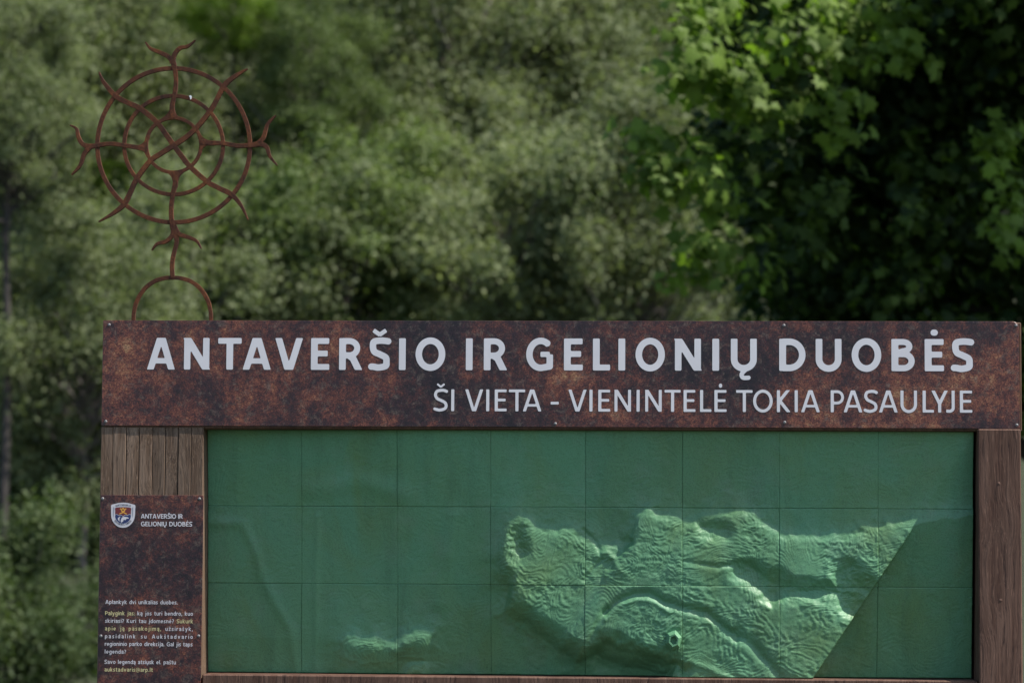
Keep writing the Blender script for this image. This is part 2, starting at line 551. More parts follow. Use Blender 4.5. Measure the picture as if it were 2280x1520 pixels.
def strokes(ch, w, t):
    """list of (points, width, clip) in cap-height units; clip True keeps 0..1 only"""
    h, b = t / 2, t * 0.86
    bh = b / 2
    x = XH
    S = []

    def s(p, ww=t, clip=False):
        S.append((p, ww, clip))
    if ch == 'A':
        k = 0.15 * t
        s([(h * 1.02, 0), (w / 2 - k, 1)], t * .97, True); s([(w - h * 1.02, 0), (w / 2 + k, 1)], t * .97, True); s([(.22 * w, .275), (.78 * w, .275)], b * .93)
    elif ch == 'V':
        k = 0.15 * t
        s([(h * 1.02, 1), (w / 2 - k, 0)], t * .97, True); s([(w - h * 1.02, 1), (w / 2 + k, 0)], t * .97, True)
    elif ch == 'N':
        s([(h, 0), (h, 1)], t * .96); s([(w - h, 0), (w - h, 1)], t * .96); s([(h * .8, 1.02), (w - h * .8, -.02)], t * 1.02, True)
    elif ch == 'T':
        s([(0, 1 - bh), (w, 1 - bh)], b); s([(w / 2, 0), (w / 2, 1 - bh)])
    elif ch == 'E':
        s([(h, 0), (h, 1)]); s([(h, 1 - bh), (w * .985, 1 - bh)], b); s([(h, .515), (w * .91, .515)], b); s([(h, bh), (w, bh)], b)
    elif ch == 'L':
        s([(h, 0), (h, 1)]); s([(h, bh), (w, bh)], b)
    elif ch == 'I':
        s([(h, 0), (h, 1)])
    elif ch == '-':
        s([(0, .38), (w, .38)], b)
    elif ch == 'O':
        s(arc(w / 2, .5, w / 2 - h, .515 - bh, 0, 360, 40), t * .96)
    elif ch == 'D':
        rx = min(.46 * w / .8, w - t)
        s([(h, 0), (h, 1)]); s([(h, bh), (w - rx, bh)] + arc(w - rx - h + h * .0, .5, rx - h + h, .5 - bh, -90, 90, 22)[1:-1] + [(w - rx, 1 - bh), (h, 1 - bh)], b * 1.0) if False else None
        s([(h, bh), (w * .38, bh)] + arc(w * .38, .5, w * .62 - h, .5 - bh, -90, 90, 26) + [(h, 1 - bh)], t * .95)
    elif ch in 'PRB':
        s([(h, 0), (h, 1)])
        if ch == 'B':
            s([(h, 1 - bh), (w * .48, 1 - bh)] + arc(w * .48, .765, w * .43 - h, .235 - bh, 90, -90, 14) + [(h, .53)], b)
            s([(h, .53), (w * .52, .53)] + arc(w * .52, .265 + bh * .5, w * .48 - h, .265 - bh * .5, 90, -90, 14) + [(h, bh)], b * 1.04)
        else:
            lo = .42 if ch == 'P' else .46
            wr = w if ch == 'P' else w * .93
            s([(h, 1 - bh), (wr * .48, 1 - bh)] + arc(wr * .48, (1 - bh + lo) / 2, wr * .52 - h, (1 - bh - lo) / 2, 90, -90, 16) + [(h, lo)], b * 1.03)
            if ch == 'R':
                s([(w * .42, lo), (w * .60, lo * .80), (w - h * 1.02, 0)], t, True)
    elif ch == 'U':
        s([(h, 1)] + [(h, .36)] + arc(w / 2, .36, w / 2 - h, .36 - bh + .015, 180, 360, 22) + [(w - h, 1)], t * .97)
    elif ch == 'S':
        s(spline([(w * .93, .90), (w * .74, 1.0 - bh + .01), (w * .50, 1.015 - bh), (w * .22, .94 - bh * .6), (h * 1.05, .735), (w * .25, .575), (w * .52, .49), (w * .80, .39),
                  (w - h, .25), (w * .80, .10 + bh * .3), (w * .46, bh - .015), (w * .22, bh + .01), (h * .55, .105)]), t * .95)
    elif ch == 'G':
        s(arc(w * .54, .5, w * .54 - h, .515 - bh, 47, 282, 30) + [(w * .80, bh + .02), (w - h, .085 + bh * .4), (w - h, .50)], t * .95); s([(w * .53, .50), (w - h, .50)], b * .9)
    elif ch == 'K':
        s([(h, 0), (h, 1)]); s([(w * .95 - h, 1.03), (h * 1.6, .50)], t * .98, True); s([(h * 1.6, .54), (w - h * 1.1, -.03)], t, True)
    elif ch == 'Y':
        s([(w / 2, 0), (w / 2, .42)]); s([(h, 1.0), (w / 2, .40)], t, True); s([(w - h, 1.0), (w / 2, .40)], t, True)
    elif ch == 'J':
        s([(w - h, 1), (w - h, .22)] + arc(w - h - .17, .22, .17, .22 - bh, 0, -90, 8)[1:] + [(0.0, bh + .01)], t * .97)
    # lower case
    elif ch == 'a':
        s(spline([(w * .10, x * .86), (w * .40, x - bh), (w * .72, x * .90), (w - h, x * .62), (w - h, 0)])); s(spline([(w - h, x * .55), (w * .45, x * .53), (h, x * .28), (w * .35, bh), (w * .75, x * .15), (w - h, x * .3)]), t * .85)
    elif ch in 'pbdg':
        c = w / 2
        s(arc(c, x / 2, c - h, x / 2 - bh, 0, 360, 24), t * .9)
        if ch == 'p': s([(h, -.28), (h, x)])
        if ch == 'b': s([(h, 0), (h, 1.05)])
        if ch == 'd': s([(w - h, 0), (w - h, 1.05)])
        if ch == 'g': s([(w - h, x)] + [(w - h, -.08)] + arc(w / 2, -.08, w / 2 - h, .2, 0, -150, 10))
    elif ch == 'l':
        s([(h, 0), (h, 1.05)])
    elif ch == 'n':
        s([(h, 0), (h, x)]); s([(h, x * .6)] + arc(w / 2, x * .62, w / 2 - h, x * .38 - bh, 170, 0, 12) + [(w - h, 0)], t * .95)
    elif ch == 'm':
        s([(h, 0), (h, x)])
        for q in (0, 1):
            a0, a1 = (h, w / 2) if q == 0 else (w / 2, w - h)
            s(arc((a0 + a1) / 2, x * .62, (a1 - a0) / 2, x * .38 - bh, 170, 0, 10) + [(a1, 0)], t * .92)
    elif ch == 'u':
        s([(w - h, 0), (w - h, x)]); s([(h, x)] + arc(w / 2, x * .38, w / 2 - h, x * .38 - bh, 180, 350, 12), t * .95)
    elif ch == 'k':
        s([(h, 0), (h, 1.05)]); s([(w - h * 1.2, x), (h * 1.5, x * .48)], t * .95); s([(h * 2, x * .55), (w - h, 0)], t * .95)
    elif ch in 'vy':
        s([(h, x), (w / 2, 0.02)], t * .95); s([(w - h, x), (w / 2, 0.02)] if ch == 'v' else [(w - h, x), (w * .36, -.28), (w * .12, -.26)], t * .95)
    elif ch in 'ij':
        s([(w - h, x), (w - h, 0)] if ch == 'i' else [(w - h, x), (w - h, -.12), (w - h - .1, -.26), (0, -.25)]); s([(w - h, .92), (w - h, 1.04)], t * 1.1)
    elif ch == 's':
        s(spline([(w * .9, x * .88), (w * .5, x - bh), (h, x * .72), (w * .5, x * .5), (w - h, x * .26), (w * .5, bh), (w * .06, x * .13)]), t * .9)
    elif ch == 'o':
        s(arc(w / 2, x / 2, w / 2 - h, x / 2 - bh, 0, 360, 24), t * .95)
    elif ch == 'e':
        s([(h, x * .47), (w - h, x * .47)] + arc(w / 2, x / 2, w / 2 - h, x / 2 - bh, 0, 310, 22), t * .88)
    elif ch == 'r':
        s([(h, 0), (h, x)]); s(spline([(h, x * .6), (w * .55, x * .88), (w, x - bh)]), t * .9)
    elif ch == 't':
        s([(w * .42, .95), (w * .42, .18), (w * .62, bh), (w, bh)]); s([(0, x - bh), (w, x - bh)], b)
    elif ch == 'c':
        s(arc(w * .55, x / 2, w * .55 - h, x / 2 - bh, 55, 305, 18), t * .95)
    elif ch == 'z':
        s([(0, x - bh), (w, x - bh)], b); s([(0, bh), (w, bh)], b); s([(w - h, x - bh), (h, bh)], t * .9)
    elif ch in '.:,':
        s([(h, 0), (h, .16)], t * 1.15)
        if ch == ':': s([(h, .5), (h, .66)], t * 1.15)
        if ch == ',': s([(h, .1), (h * .3, -.16)], t * .8)
    elif ch == '?':
        s(spline([(h, .92), (w * .5, 1 - bh), (w - h, .78), (w * .72, .55), (w * .45, .42), (w * .42, .28)]), t * .9); s([(w * .42, 0), (w * .42, .15)], t * 1.1)
    elif ch == '@':
        s(arc(w / 2, .40, w / 2 - h * .6, .52, -40, 300, 30), t * .6); s(arc(w / 2, .40, w * .2, .22, 0, 360, 20), t * .6); s([(w * .72, .62), (w * .72, .25), (w * .9, .22)], t * .6)
    return S


def glyph(ch, w, t, cell):
    base, dia = DIAC.get(ch, (ch, ''))
    gx = np.arange(-0.10, w + 0.10 + cell, cell)
    gy = np.arange(-0.36, 1.40 + cell, cell)
    X, Y = np.meshgrid(gx, gy)
    F = np.full(X.shape, 9.0)
    r = 0.13 * t
    lower = base.islower()
    for pts, ww, clip in strokes(base, w, t):
        G = np.full(X.shape, 9.0)
        n = len(pts)
        closed = n > 3 and abs(pts[0][0] - pts[-1][0]) < 1e-6 and abs(pts[0][1] - pts[-1][1]) < 1e-6
        for i in range(n - 1):
            if math.hypot(pts[i][0] - pts[i + 1][0], pts[i][1] - pts[i + 1][1]) < 1e-5:
                continue
            c0 = 0.25 if clip and i == 0 and not .03 < pts[0][1] < .97 else 0.0
            c1 = 0.25 if clip and i == n - 2 and not .03 < pts[-1][1] < .97 else 0.0
            G = np.minimum(G, seg_box(X, Y, pts[i], pts[i + 1], ww, r if n == 2 else 0.002, c0, c1))
            if i or closed:
                G = np.minimum(G, np.hypot(X - pts[i][0], Y - pts[i][1]) - ww / 2)
        if clip:
            # cut at cap height and baseline with slightly rounded corners
            q = np.abs(Y - 0.5) - 0.5
            a, b = G + r * .7, q + r * .7
            G = np.minimum(np.maximum(a, b), 0) + np.hypot(np.maximum(a, 0), np.maximum(b, 0)) - r * .7
        F = np.minimum(F, G)
    top = (XH + .05) if lower else 1.0
    cx = w / 2
    if dia == 'v':
        for sgn in (-1, 1):
            F = np.minimum(F, seg_box(X, Y, (cx, top + .11), (cx + sgn * .20 * (1 if t > .17 else .85), top + .25), t * .62, .02, .02, .0))
    elif dia == '.':
        F = np.minimum(F, seg_box(X, Y, (cx, top + .165), (cx, top + .235), t * 1.05, .09, .06, .06))
    elif dia == 'o':
        ox = w * .58 if base in 'Uu' else w - t * .6
        pts = spline([(ox, .04), (ox - .13, -.10), (ox - .09, -.215), (ox + .10, -.215)])
        for i in range(len(pts) - 1):
            F = np.minimum(F, seg_box(X, Y, pts[i], pts[i + 1], t * .62, .01, .0, .0))
            F = np.minimum(F, np.hypot(X - pts[i][0], Y - pts[i][1]) - t * .31)
    if base == 'i' and dia == 'v':
        pass
    verts, faces, key = [], [], {}

    def vid(kx, p):
        if kx not in key:
            key[kx] = len(verts)
            verts.append(p)
        return key[kx]
    ny, nx = F.shape
    act = (np.minimum(np.minimum(F[:-1, :-1], F[1:, :-1]), np.minimum(F[:-1, 1:], F[1:, 1:])) < 0)
    for j, i in zip(*np.nonzero(act)):
        cs = ((j, i), (j, i + 1), (j + 1, i + 1), (j + 1, i))
        poly = []
        for k in range(4):
            a, b = cs[k], cs[(k + 1) % 4]
            fa, fb = F[a], F[b]
            if fa < 0:
                poly.append(vid(a, (gx[a[1]], gy[a[0]])))
            if (fa < 0) != (fb < 0):
                u = fa / (fa - fb)
                u = min(max(u, .02), .98)
                e = (min(a, b), max(a, b))
                poly.append(vid(e, (gx[a[1]] + (gx[b[1]] - gx[a[1]]) * u, gy[a[0]] + (gy[b[0]] - gy[a[0]]) * u)))
        if len(poly) >= 3:
            faces.append(poly)
    return verts, faces


GC = {}


def get_glyph(ch, w, t, cell):
    k = (ch, round(w, 2), t, cell)
    if k not in GC:
        GC[k] = glyph(ch, w, t, cell)
    return GC[k]


class Text:
    def __init__(self):
        self.v, self.f, self.mi = [], [], []

    def put(self, ch, x, z, cap, w, t, cell, y, mi=0, ang=0.0, slope=0.0):
        gv, gf = get_glyph(ch, w, t, cell)
        o = len(self.v)
        ca, sa = math.cos(ang), math.sin(ang)
        for (a, b) in gv:
            a, b = a * cap, b * cap
            self.v.append((x + a * ca - b * sa, y, z + a * sa + b * ca))
        self.f += [[o + i for i in q] for q in gf]
        self.mi += [mi] * len(gf)

    def build(self, name, parent, mats):
        m = mesh_py(name, self.v, self.f)
        o = link(name, m, parent, mats)
        m.polygons.foreach_set('material_index', np.array(self.mi, dtype=np.int32))
        return o


YH = -0.0005
big = [('A', 327, 389.3), ('N', 409, 466), ('T', 485, 537.3), ('A', 540, 603), ('V', 612, 674), ('E', 692, 733), ('R', 754.7, 806), ('Š', 822, 867.7), ('I', 888, 903), ('O', 924.6, 991.5),
       ('I', 1037, 1052.6), ('R', 1077, 1129), ('G', 1171, 1231.6), ('E', 1255.5, 1297.6), ('L', 1320, 1358.4), ('I', 1376.8, 1392.8), ('O', 1414.6, 1480.6), ('N', 1502.4, 1561), ('I', 1586, 1601.5), ('Ų', 1627, 1685.3),
       ('D', 1735, 1794), ('U', 1816, 1874), ('O', 1896, 1963), ('B', 1985, 2037.5), ('Ė', 2059, 2102), ('S', 2119.5, 2166.4)]
sub = [('Š', 965.7, 996.7), ('I', 1004.4, 1011), ('V', 1035.4, 1075.6), ('I', 1082.4, 1089), ('E', 1101.4, 1128), ('T', 1132.7, 1169), ('A', 1164, 1205.5), ('-', 1226, 1244), ('V', 1265.4, 1306), ('I', 1312.3, 1319),
       ('E', 1332, 1358.7), ('N', 1368, 1405), ('I', 1417.3, 1424), ('N', 1436.4, 1473.2), ('T', 1479.7, 1515.3), ('E', 1522, 1548.4), ('L', 1558.6, 1584), ('Ė', 1590.7, 1617.8), ('T', 1639, 1675.8), ('O', 1676.7, 1720.6),
       ('K', 1729.8, 1761), ('I', 1769.4, 1776), ('A', 1783.6, 1825.6), ('P', 1849.6, 1879.7), ('A', 1878.4, 1920.2), ('S', 1923.9, 1954), ('A', 1957, 1998.8), ('U', 2005, 2042), ('L', 2054.4, 2079.5), ('Y', 2074.3, 2110.2),
       ('J', 2106.9, 2125.9), ('E', 2137.3, 2165)]
for data, top, bot, t, cell in ((big, 753.3, 824.2, .213, .028), (sub, 867.0, 915.5, .142, .03)):
    z1, z0 = P(1250, top, YH)[1], P(1250, bot, YH)[1]
    cap = z1 - z0
    for ch, a, b in data:
        T = Text()
        xa, xb = P(a, bot, YH)[0], P(b, bot, YH)[0]
        w = (xb - xa) / cap
        T.put(ch, xa, z0, cap, w if ch != 'I' else max(w, t), t, cell, YH)
        T.build('letter', header, [M_WHITE])

YI = -0.0009


def fit_line(text, x0, x1, base, capx, t=.168, cell=.05, mats=None, colors=None):
    """colors: list of (start, end) that take the yellow print"""
    xa, xb = P(x0, base, YI)[0], P(x1, base, YI)[0]
    z0 = P((x0 + x1) / 2, base, YI)[1]
    cap = capx * 0.00110
    nat = []
    for ch in text:
        b = DIAC.get(ch, (ch, ''))[0]
        nat.append(.26 if ch == ' ' else WID[b] * .97)
    n = len(text)
    wt = [(2.2 if c == ' ' else 1.0) for c in text]
    free = (xb - xa) / cap - sum(nat)
    tot = sum(wt[:-1])
    T = Text()
    x = 0.0
    sc = 1.0
    if free / tot < .04:
        sc = ((xb - xa) / cap - .06 * tot) / sum(nat)
        free = .06 * tot
    for i, ch in enumerate(text):
        if ch != ' ':
            yel = any(a <= i < b for a, b in (colors or ()))
            T.put(ch, xa + x * cap, z0, cap, nat[i] * sc, t, cell, YI, 1 if yel else 0)
        x += nat[i] * sc + wt[i] * free / tot
    return T.build('lettering', info, [M_SMALLW, M_YELLOW])


fit_line('ANTAVERŠIO IR', 313.6, 406.8, 1153.7, 10.1, .19)
fit_line('GELIONIŲ DUOBĖS', 313.6, 427.7, 1170.9, 10.1, .19)
fit_line('Aplankyk dvi unikalias duobes.', 234.6, 395.5, 1344, 8.7)
fit_line('Palygink jas: ką jos turi bendro, kuo', 234, 429.7, 1369, 8.7, colors=[(0, 13)])
fit_line('skiriasi? Kuri tau įdomesnė? Sukurk', 234, 429.7, 1386, 8.7, colors=[(29, 35)])
fit_line('apie ją pasakojimą, užsirašyk,', 233.6, 429.3, 1403, 8.7, colors=[(0, 19)])
fit_line('pasidalink su Aukštadvario', 233.6, 429.3, 1420.4, 8.7)
fit_line('regioninio parko direkcija. Gal jis taps', 233.2, 428.7, 1437.2, 8.7)
fit_line('legenda?', 233.2, 280.6, 1454, 8.7)
fit_line('Savo legendą atsiųsk el. paštu', 232.6, 391.6, 1477.2, 8.7)
fit_line('aukstadvaris@arp.lt', 232.6, 340.2, 1494, 8.7, colors=[(0, 19)])


# emblem: shield with border words, red field, gold crossed figure, blue field with pale fish
def emblem():
    ex, ez = P(274, 1146, YI)
    sc = 54 * 0.0011 / 556.0      # metres per unit, units = enlarged photo pixels about (461, 575)
    V, F_, MI = [], [], []

    def poly(pts, mi, lay):
        o = len(V)
        for (a, b) in pts:
            V.append((ex + (a - 461) * sc, YI - 0.00018 * lay, ez - (b - 575) * sc))
        F_.append(list(range(o, o + len(pts))))
        MI.append(mi)

    def ring(outer, inner, mi, lay):
        n = len(outer)
        for i in range(n):
            j = (i + 1) % n
            poly([outer[i], outer[j], inner[j], inner[i]], mi, lay)
    half = spline([(461, 290), (560, 298), (660, 322), (738, 350), (740, 440), (738, 560), (722, 660), (680, 745), (610, 815), (540, 852), (461, 864)], 5)
    sh = half + [(922 - a, b) for a, b in half[::-1][1:-1]]
    poly(sh, 0, 0)
    half = spline([(461, 392), (560, 396), (644, 412), (644, 470), (644, 545)], 4)
    upper = [(461 + (461 - a), b) for a, b in half[::-1]] + half[1:]
    wave = [(644, 560), (605, 548), (560, 575), (520, 562), (490, 575), (461, 600), (430, 570), (400, 565), (370, 582), (335, 560), (305, 548), (278, 562)]
    poly(upper + wave, 1, 1)
    low = [(a, b + 14) for a, b in wave[::-1]] + spline([(644, 575), (636, 640), (600, 705), (540, 750), (461, 768), (382, 750), (322, 705), (286, 640), (278, 575)], 4)[1:-1]
    poly(low, 2, 1)
    # gold crossed figure
    for pts, w in (([(385, 430), (415, 440), (440, 490), (470, 515), (550, 552)], 26), ([(537, 430), (507, 440), (482, 490), (452, 515), (372, 552)], 26)):
        q = spline(pts, 4)
        L, Rr = [], []
        for i, p in enumerate(q):
            a, b = q[max(i - 1, 0)], q[min(i + 1, len(q) - 1)]
            d = math.hypot(b[0] - a[0], b[1] - a[1])
            nx, ny = -(b[1] - a[1]) / d, (b[0] - a[0]) / d
            ww = w * (.55 + .45 * math.sin(math.pi * i / (len(q) - 1)))
            L.append((p[0] + nx * ww / 1.6, p[1] + ny * ww / 1.6)); Rr.append((p[0] - nx * ww / 1.6, p[1] - ny * ww / 1.6))
        for i in range(len(q) - 1):
            poly([L[i], L[i + 1], Rr[i + 1], Rr[i]], 3, 2 if w and pts[0][0] < 400 else 3)
    poly(arc(461, 428, 24, 24, 0, 340, 14), 3, 4)
    # fish and splash
    poly(spline([(440, 760), (415, 735), (412, 690), (440, 630), (500, 612), (585, 630), (590, 655), (545, 655), (520, 690), (490, 680), (462, 705), (470, 720), (430, 735)], 3), 0, 2)
    poly(spline([(408, 605), (368, 625), (340, 655), (352, 690), (385, 722), (378, 680), (385, 640)], 3), 0, 2)
    # shaded inner bars of the border
    poly([(228, 385), (258, 412), (250, 560), (240, 640), (226, 560)], 5, 1)
    poly([(694, 385), (664, 412), (672, 560), (682, 640), (696, 560)], 5, 1)
    m = mesh_py('emblem', V, F_)
    # border words
    T = Text()
    for words, up in (('AUKŠTADVARIO', True), ('REGIONINIS PARKAS', False)):
        n = len(words)
        for i, ch in enumerate(words):
            if ch == ' ':
                continue
            u = (i + .5) / n - .5
            if up:
                px, py, an = 461 + u * 350, 385 - 22 * (1 - (2 * u) ** 2), -u * .28
            else:
                a = u * 1.95
                px, py, an = 461 + 245 * math.sin(a), 575 + 242 * math.cos(a) - 5, a
            cap = 40 * sc
            w = WID[DIAC.get(ch, (ch, ''))[0]] * .8
            T.put(ch, ex + (px - 461) * sc - w * cap / 2 * math.cos(an), ez - (py - 575) * sc - w * cap / 2 * math.sin(an), cap, w, .2, .09, YI - .0004, 4, an)
    o0 = len(V)
    allv = V + T.v
    allf = F_ + [[o0 + i for i in q] for q in T.f]
    m = mesh_py('emblem', allv, allf)
    o = link('emblem', m, info, [M_SMALLW, M_EMRED, M_EMBLUE, M_EMGOLD, M_EMINK, M_EMGREY])
    m.polygons.foreach_set('material_index', np.array(MI + T.mi, dtype=np.int32))
    o['label'] = 'shield emblem with pale border, red and blue fields'


emblem()

# ------------------------------------------------------------------ green relief map
KZ = SUN.z / -SUN.y            # how far a shadow runs down per unit of depth
_A = np.array([P(455, 1200, .04)[0], P(2180, 1200, .04)[0]])
# lit hills of the terrain, outlined in photo pixels
HILLS = [
    [(1112, 1205), (1132, 1160), (1150, 1150), (1172, 1158), (1198, 1174), (1240, 1178), (1275, 1180), (1300, 1194), (1335, 1208), (1365, 1212), (1388, 1222), (1402, 1208), (1405, 1180), (1412, 1152), (1440, 1136),
     (1470, 1144), (1500, 1152), (1530, 1160), (1556, 1160), (1572, 1148), (1600, 1142), (1650, 1142), (1690, 1150), (1712, 1168), (1730, 1188), (1770, 1196), (1820, 1196), (1870, 1190), (1920, 1180), (1980, 1170), (2030, 1160), (2100, 1150),
     (2260, 1140), (2260, 1590), (1560, 1590), (1530, 1540), (1480, 1512), (1430, 1500), (1380, 1490), (1345, 1470), (1325, 1456), (1300, 1470), (1280, 1482), (1240, 1448), (1205, 1422),
     (1165, 1392), (1135, 1378), (1112, 1368), (1125, 1330), (1128, 1300), (1112, 1280), (1100, 1245)],
    [(758, 1430), (772, 1418), (800, 1424), (830, 1420), (848, 1428), (875, 1430), (895, 1416), (925, 1406), (960, 1404), (962, 1440), (945, 1470), (905, 1462), (870, 1474), (842, 1478), (800, 1480), (770, 1466)],
    [(898, 1496), (915, 1484), (945, 1482), (950, 1520), (900, 1520)],
]
HOLES = [
    [(1640, 1268), (1668, 1262), (1695, 1275), (1740, 1290), (1765, 1308), (1750, 1322), (1725, 1330), (1705, 1320), (1680, 1296)],
    [(1870, 1262), (1888, 1262), (1915, 1285), (1932, 1304), (1945, 1330), (1880, 1320), (1740, 1318), (1780, 1308), (1865, 1306)],
    [(1570, 1172), (1590, 1170), (1618, 1182), (1600, 1186), (1578, 1184)],
    [(1860, 1312), (1925, 1318), (1925, 1350), (1900, 1365), (1878, 1355), (1868, 1335)],
    [(1338, 1424), (1380, 1432), (1430, 1452), (1490, 1470), (1520, 1486), (1440, 1500), (1330, 1480), (1318, 1450)],
    [(1150, 1180), (1163, 1195), (1168, 1225), (1158, 1240), (1146, 1232), (1142, 1205)],
]
DITCH = [([(1350, 1362), (1375, 1338), (1410, 1322), (1445, 1320), (1480, 1340), (1520, 1352), (1570, 1362), (1600, 1385), (1640, 1420)], 9, .0075),
         ([(1640, 1405), (1680, 1440), (1715, 1480), (1740, 1510)], 11, .006),
         ([(1300, 1180), (1330, 1210), (1340, 1245), (1300, 1290)], 5, .003),
         ([(1310, 1430), (1330, 1390), (1352, 1355)], 6, .004),
         ([(1530, 1250), (1600, 1262), (1650, 1250), (1690, 1275)], 6, .0025)]
RIDGE = [([(1348, 1378), (1380, 1346), (1420, 1334), (1455, 1338), (1490, 1362)], 5, .0022),
         ([(1335, 1235), (1352, 1230), (1366, 1244), (1372, 1262), (1350, 1280)], 8, .0035),
         ([(1500, 1466), (1560, 1480), (1620, 1505)], 7, .0025)]


def inside(poly, X, Y):
    r = np.zeros(X.shape, bool)
    n = len(poly)
    for i in range(n):
        (x0, y0), (x1, y1) = poly[i], poly[(i + 1) % n]
        if y0 == y1:
            continue
        c = ((Y < y0) != (Y < y1)) & (X < (x1 - x0) * (Y - y0) / (y1 - y0) + x0)
        r ^= c
    return r


def dist_lines(pts, X, Y, closed):
    D = np.full(X.shape, 1e9)
    n = len(pts)
    for i in range(n if closed else n - 1):
        (x0, y0), (x1, y1) = pts[i], pts[(i + 1) % n]
        dx, dy = x1 - x0, y1 - y0
        L = dx * dx + dy * dy + 1e-9
        u = np.clip(((X - x0) * dx + (Y - y0) * dy) / L, 0, 1)
        D = np.minimum(D, np.hypot(X - x0 - u * dx, Y - y0 - u * dy))
    return D


def vnoise(X, Y, seed):
    """smooth lattice noise in -1..1"""
    r = np.random.default_rng(seed)
    n = 256
    G = r.uniform(-1, 1, (n, n))
    xi, yi = np.floor(X).astype(int), np.floor(Y).astype(int)
    fx, fy = X - xi, Y - yi
    fx, fy = fx ** 3 * (fx * (6 * fx - 15) + 10), fy ** 3 * (fy * (6 * fy - 15) + 10)
    a, b = G[yi % n, xi % n], G[yi % n, (xi + 1) % n]
    c, d = G[(yi + 1) % n, xi % n], G[(yi + 1) % n, (xi + 1) % n]
    return (a * (1 - fx) + b * fx) * (1 - fy) + (c * (1 - fx) + d * fx) * fy


def fbm(X, Y, s, seed, oc=5, g=.5):
    t, a = 0, 1.0
    for k in range(oc):
        t = t + a * vnoise(X / s * 2 ** k + 17.3 * k, Y / s * 2 ** k + 5.1 * k, seed + k)
        a *= g
    return t


def blur(A, n):
    """cheap smooth blur: three box passes of half width n"""
    for _ in range(3):
        for ax in (0, 1):
            pad = [(0, 0), (0, 0)]
            pad[ax] = (n + 1, n)
            c = np.cumsum(np.pad(A, pad, mode='edge'), axis=ax)
            k = 2 * n + 1
            A = (c[k:] - c[:-k]) / k if ax == 0 else (c[:, k:] - c[:, :-k]) / k
    return A


def sample(A, u, v):
    u, v = np.clip(u, 0, A.shape[1] - 1.001), np.clip(v, 0, A.shape[0] - 1.001)
    i, j = u.astype(int), v.astype(int)
    fu, fv = u - i, v - j
    return (A[j, i] * (1 - fu) + A[j, i + 1] * fu) * (1 - fv) + (A[j + 1, i] * (1 - fu) + A[j + 1, i + 1] * fu) * fv


# lay-out raster of the land forms: signed distance to the hill outlines, and how far
# each place lies behind the hill's sunward foot
RX0, RY0, RC = 430.0, 930.0, 2.0
_rx, _ry = np.arange(RX0, 2260, RC), np.arange(RY0, 1600, RC)
_RX, _RY = np.meshgrid(_rx, _ry)
_wx, _wy = _RX + fbm(_RX, _RY, 34., 3, 3) * 6, _RY + fbm(_RX, _RY, 30., 13, 3) * 6
R_SD = np.full(_RX.shape, -1e9)
for h in HILLS:
    d = dist_lines(h, _wx, _wy, True)
    R_SD = np.maximum(R_SD, np.where(inside(h, _wx, _wy), d, -d))
R_HO = np.full(_RX.shape, -1e9)
for h in HOLES:
    d = dist_lines(h, _wx, _wy, True)
    R_HO = np.maximum(R_HO, np.where(inside(h, _wx, _wy), d, -d))
R_HO = R_HO.clip(-60, 60)
R_T = np.zeros(_RX.shape)
for r in range(1, len(_ry)):
    prev = np.interp(_rx + .662 * RC, _rx, R_T[r - 1])
    R_T[r] = np.where(R_SD[r] > 0, prev + 1.2 * RC, 0.0)
R_TB = blur(R_T, 2)
R_E = np.zeros(_RX.shape)          # how far the hill still runs on, away from the sun
_solid = R_SD > 0
for r in range(len(_ry) - 2, -1, -1):
    nxt = np.interp(_rx - .662 * RC, _rx, R_E[r + 1])
    R_E[r] = np.where(_solid[r], np.minimum(nxt + 1.2 * RC, 300.), 0.0)
R_E[-40:] = 300.
for r in range(len(_ry) - 41, -1, -1):
    nxt = np.interp(_rx - .662 * RC, _rx, R_E[r + 1])
    R_E[r] = np.where(_solid[r], np.minimum(nxt + 1.2 * RC, 300.), 0.0)
R_EB = blur(R_E, 3)


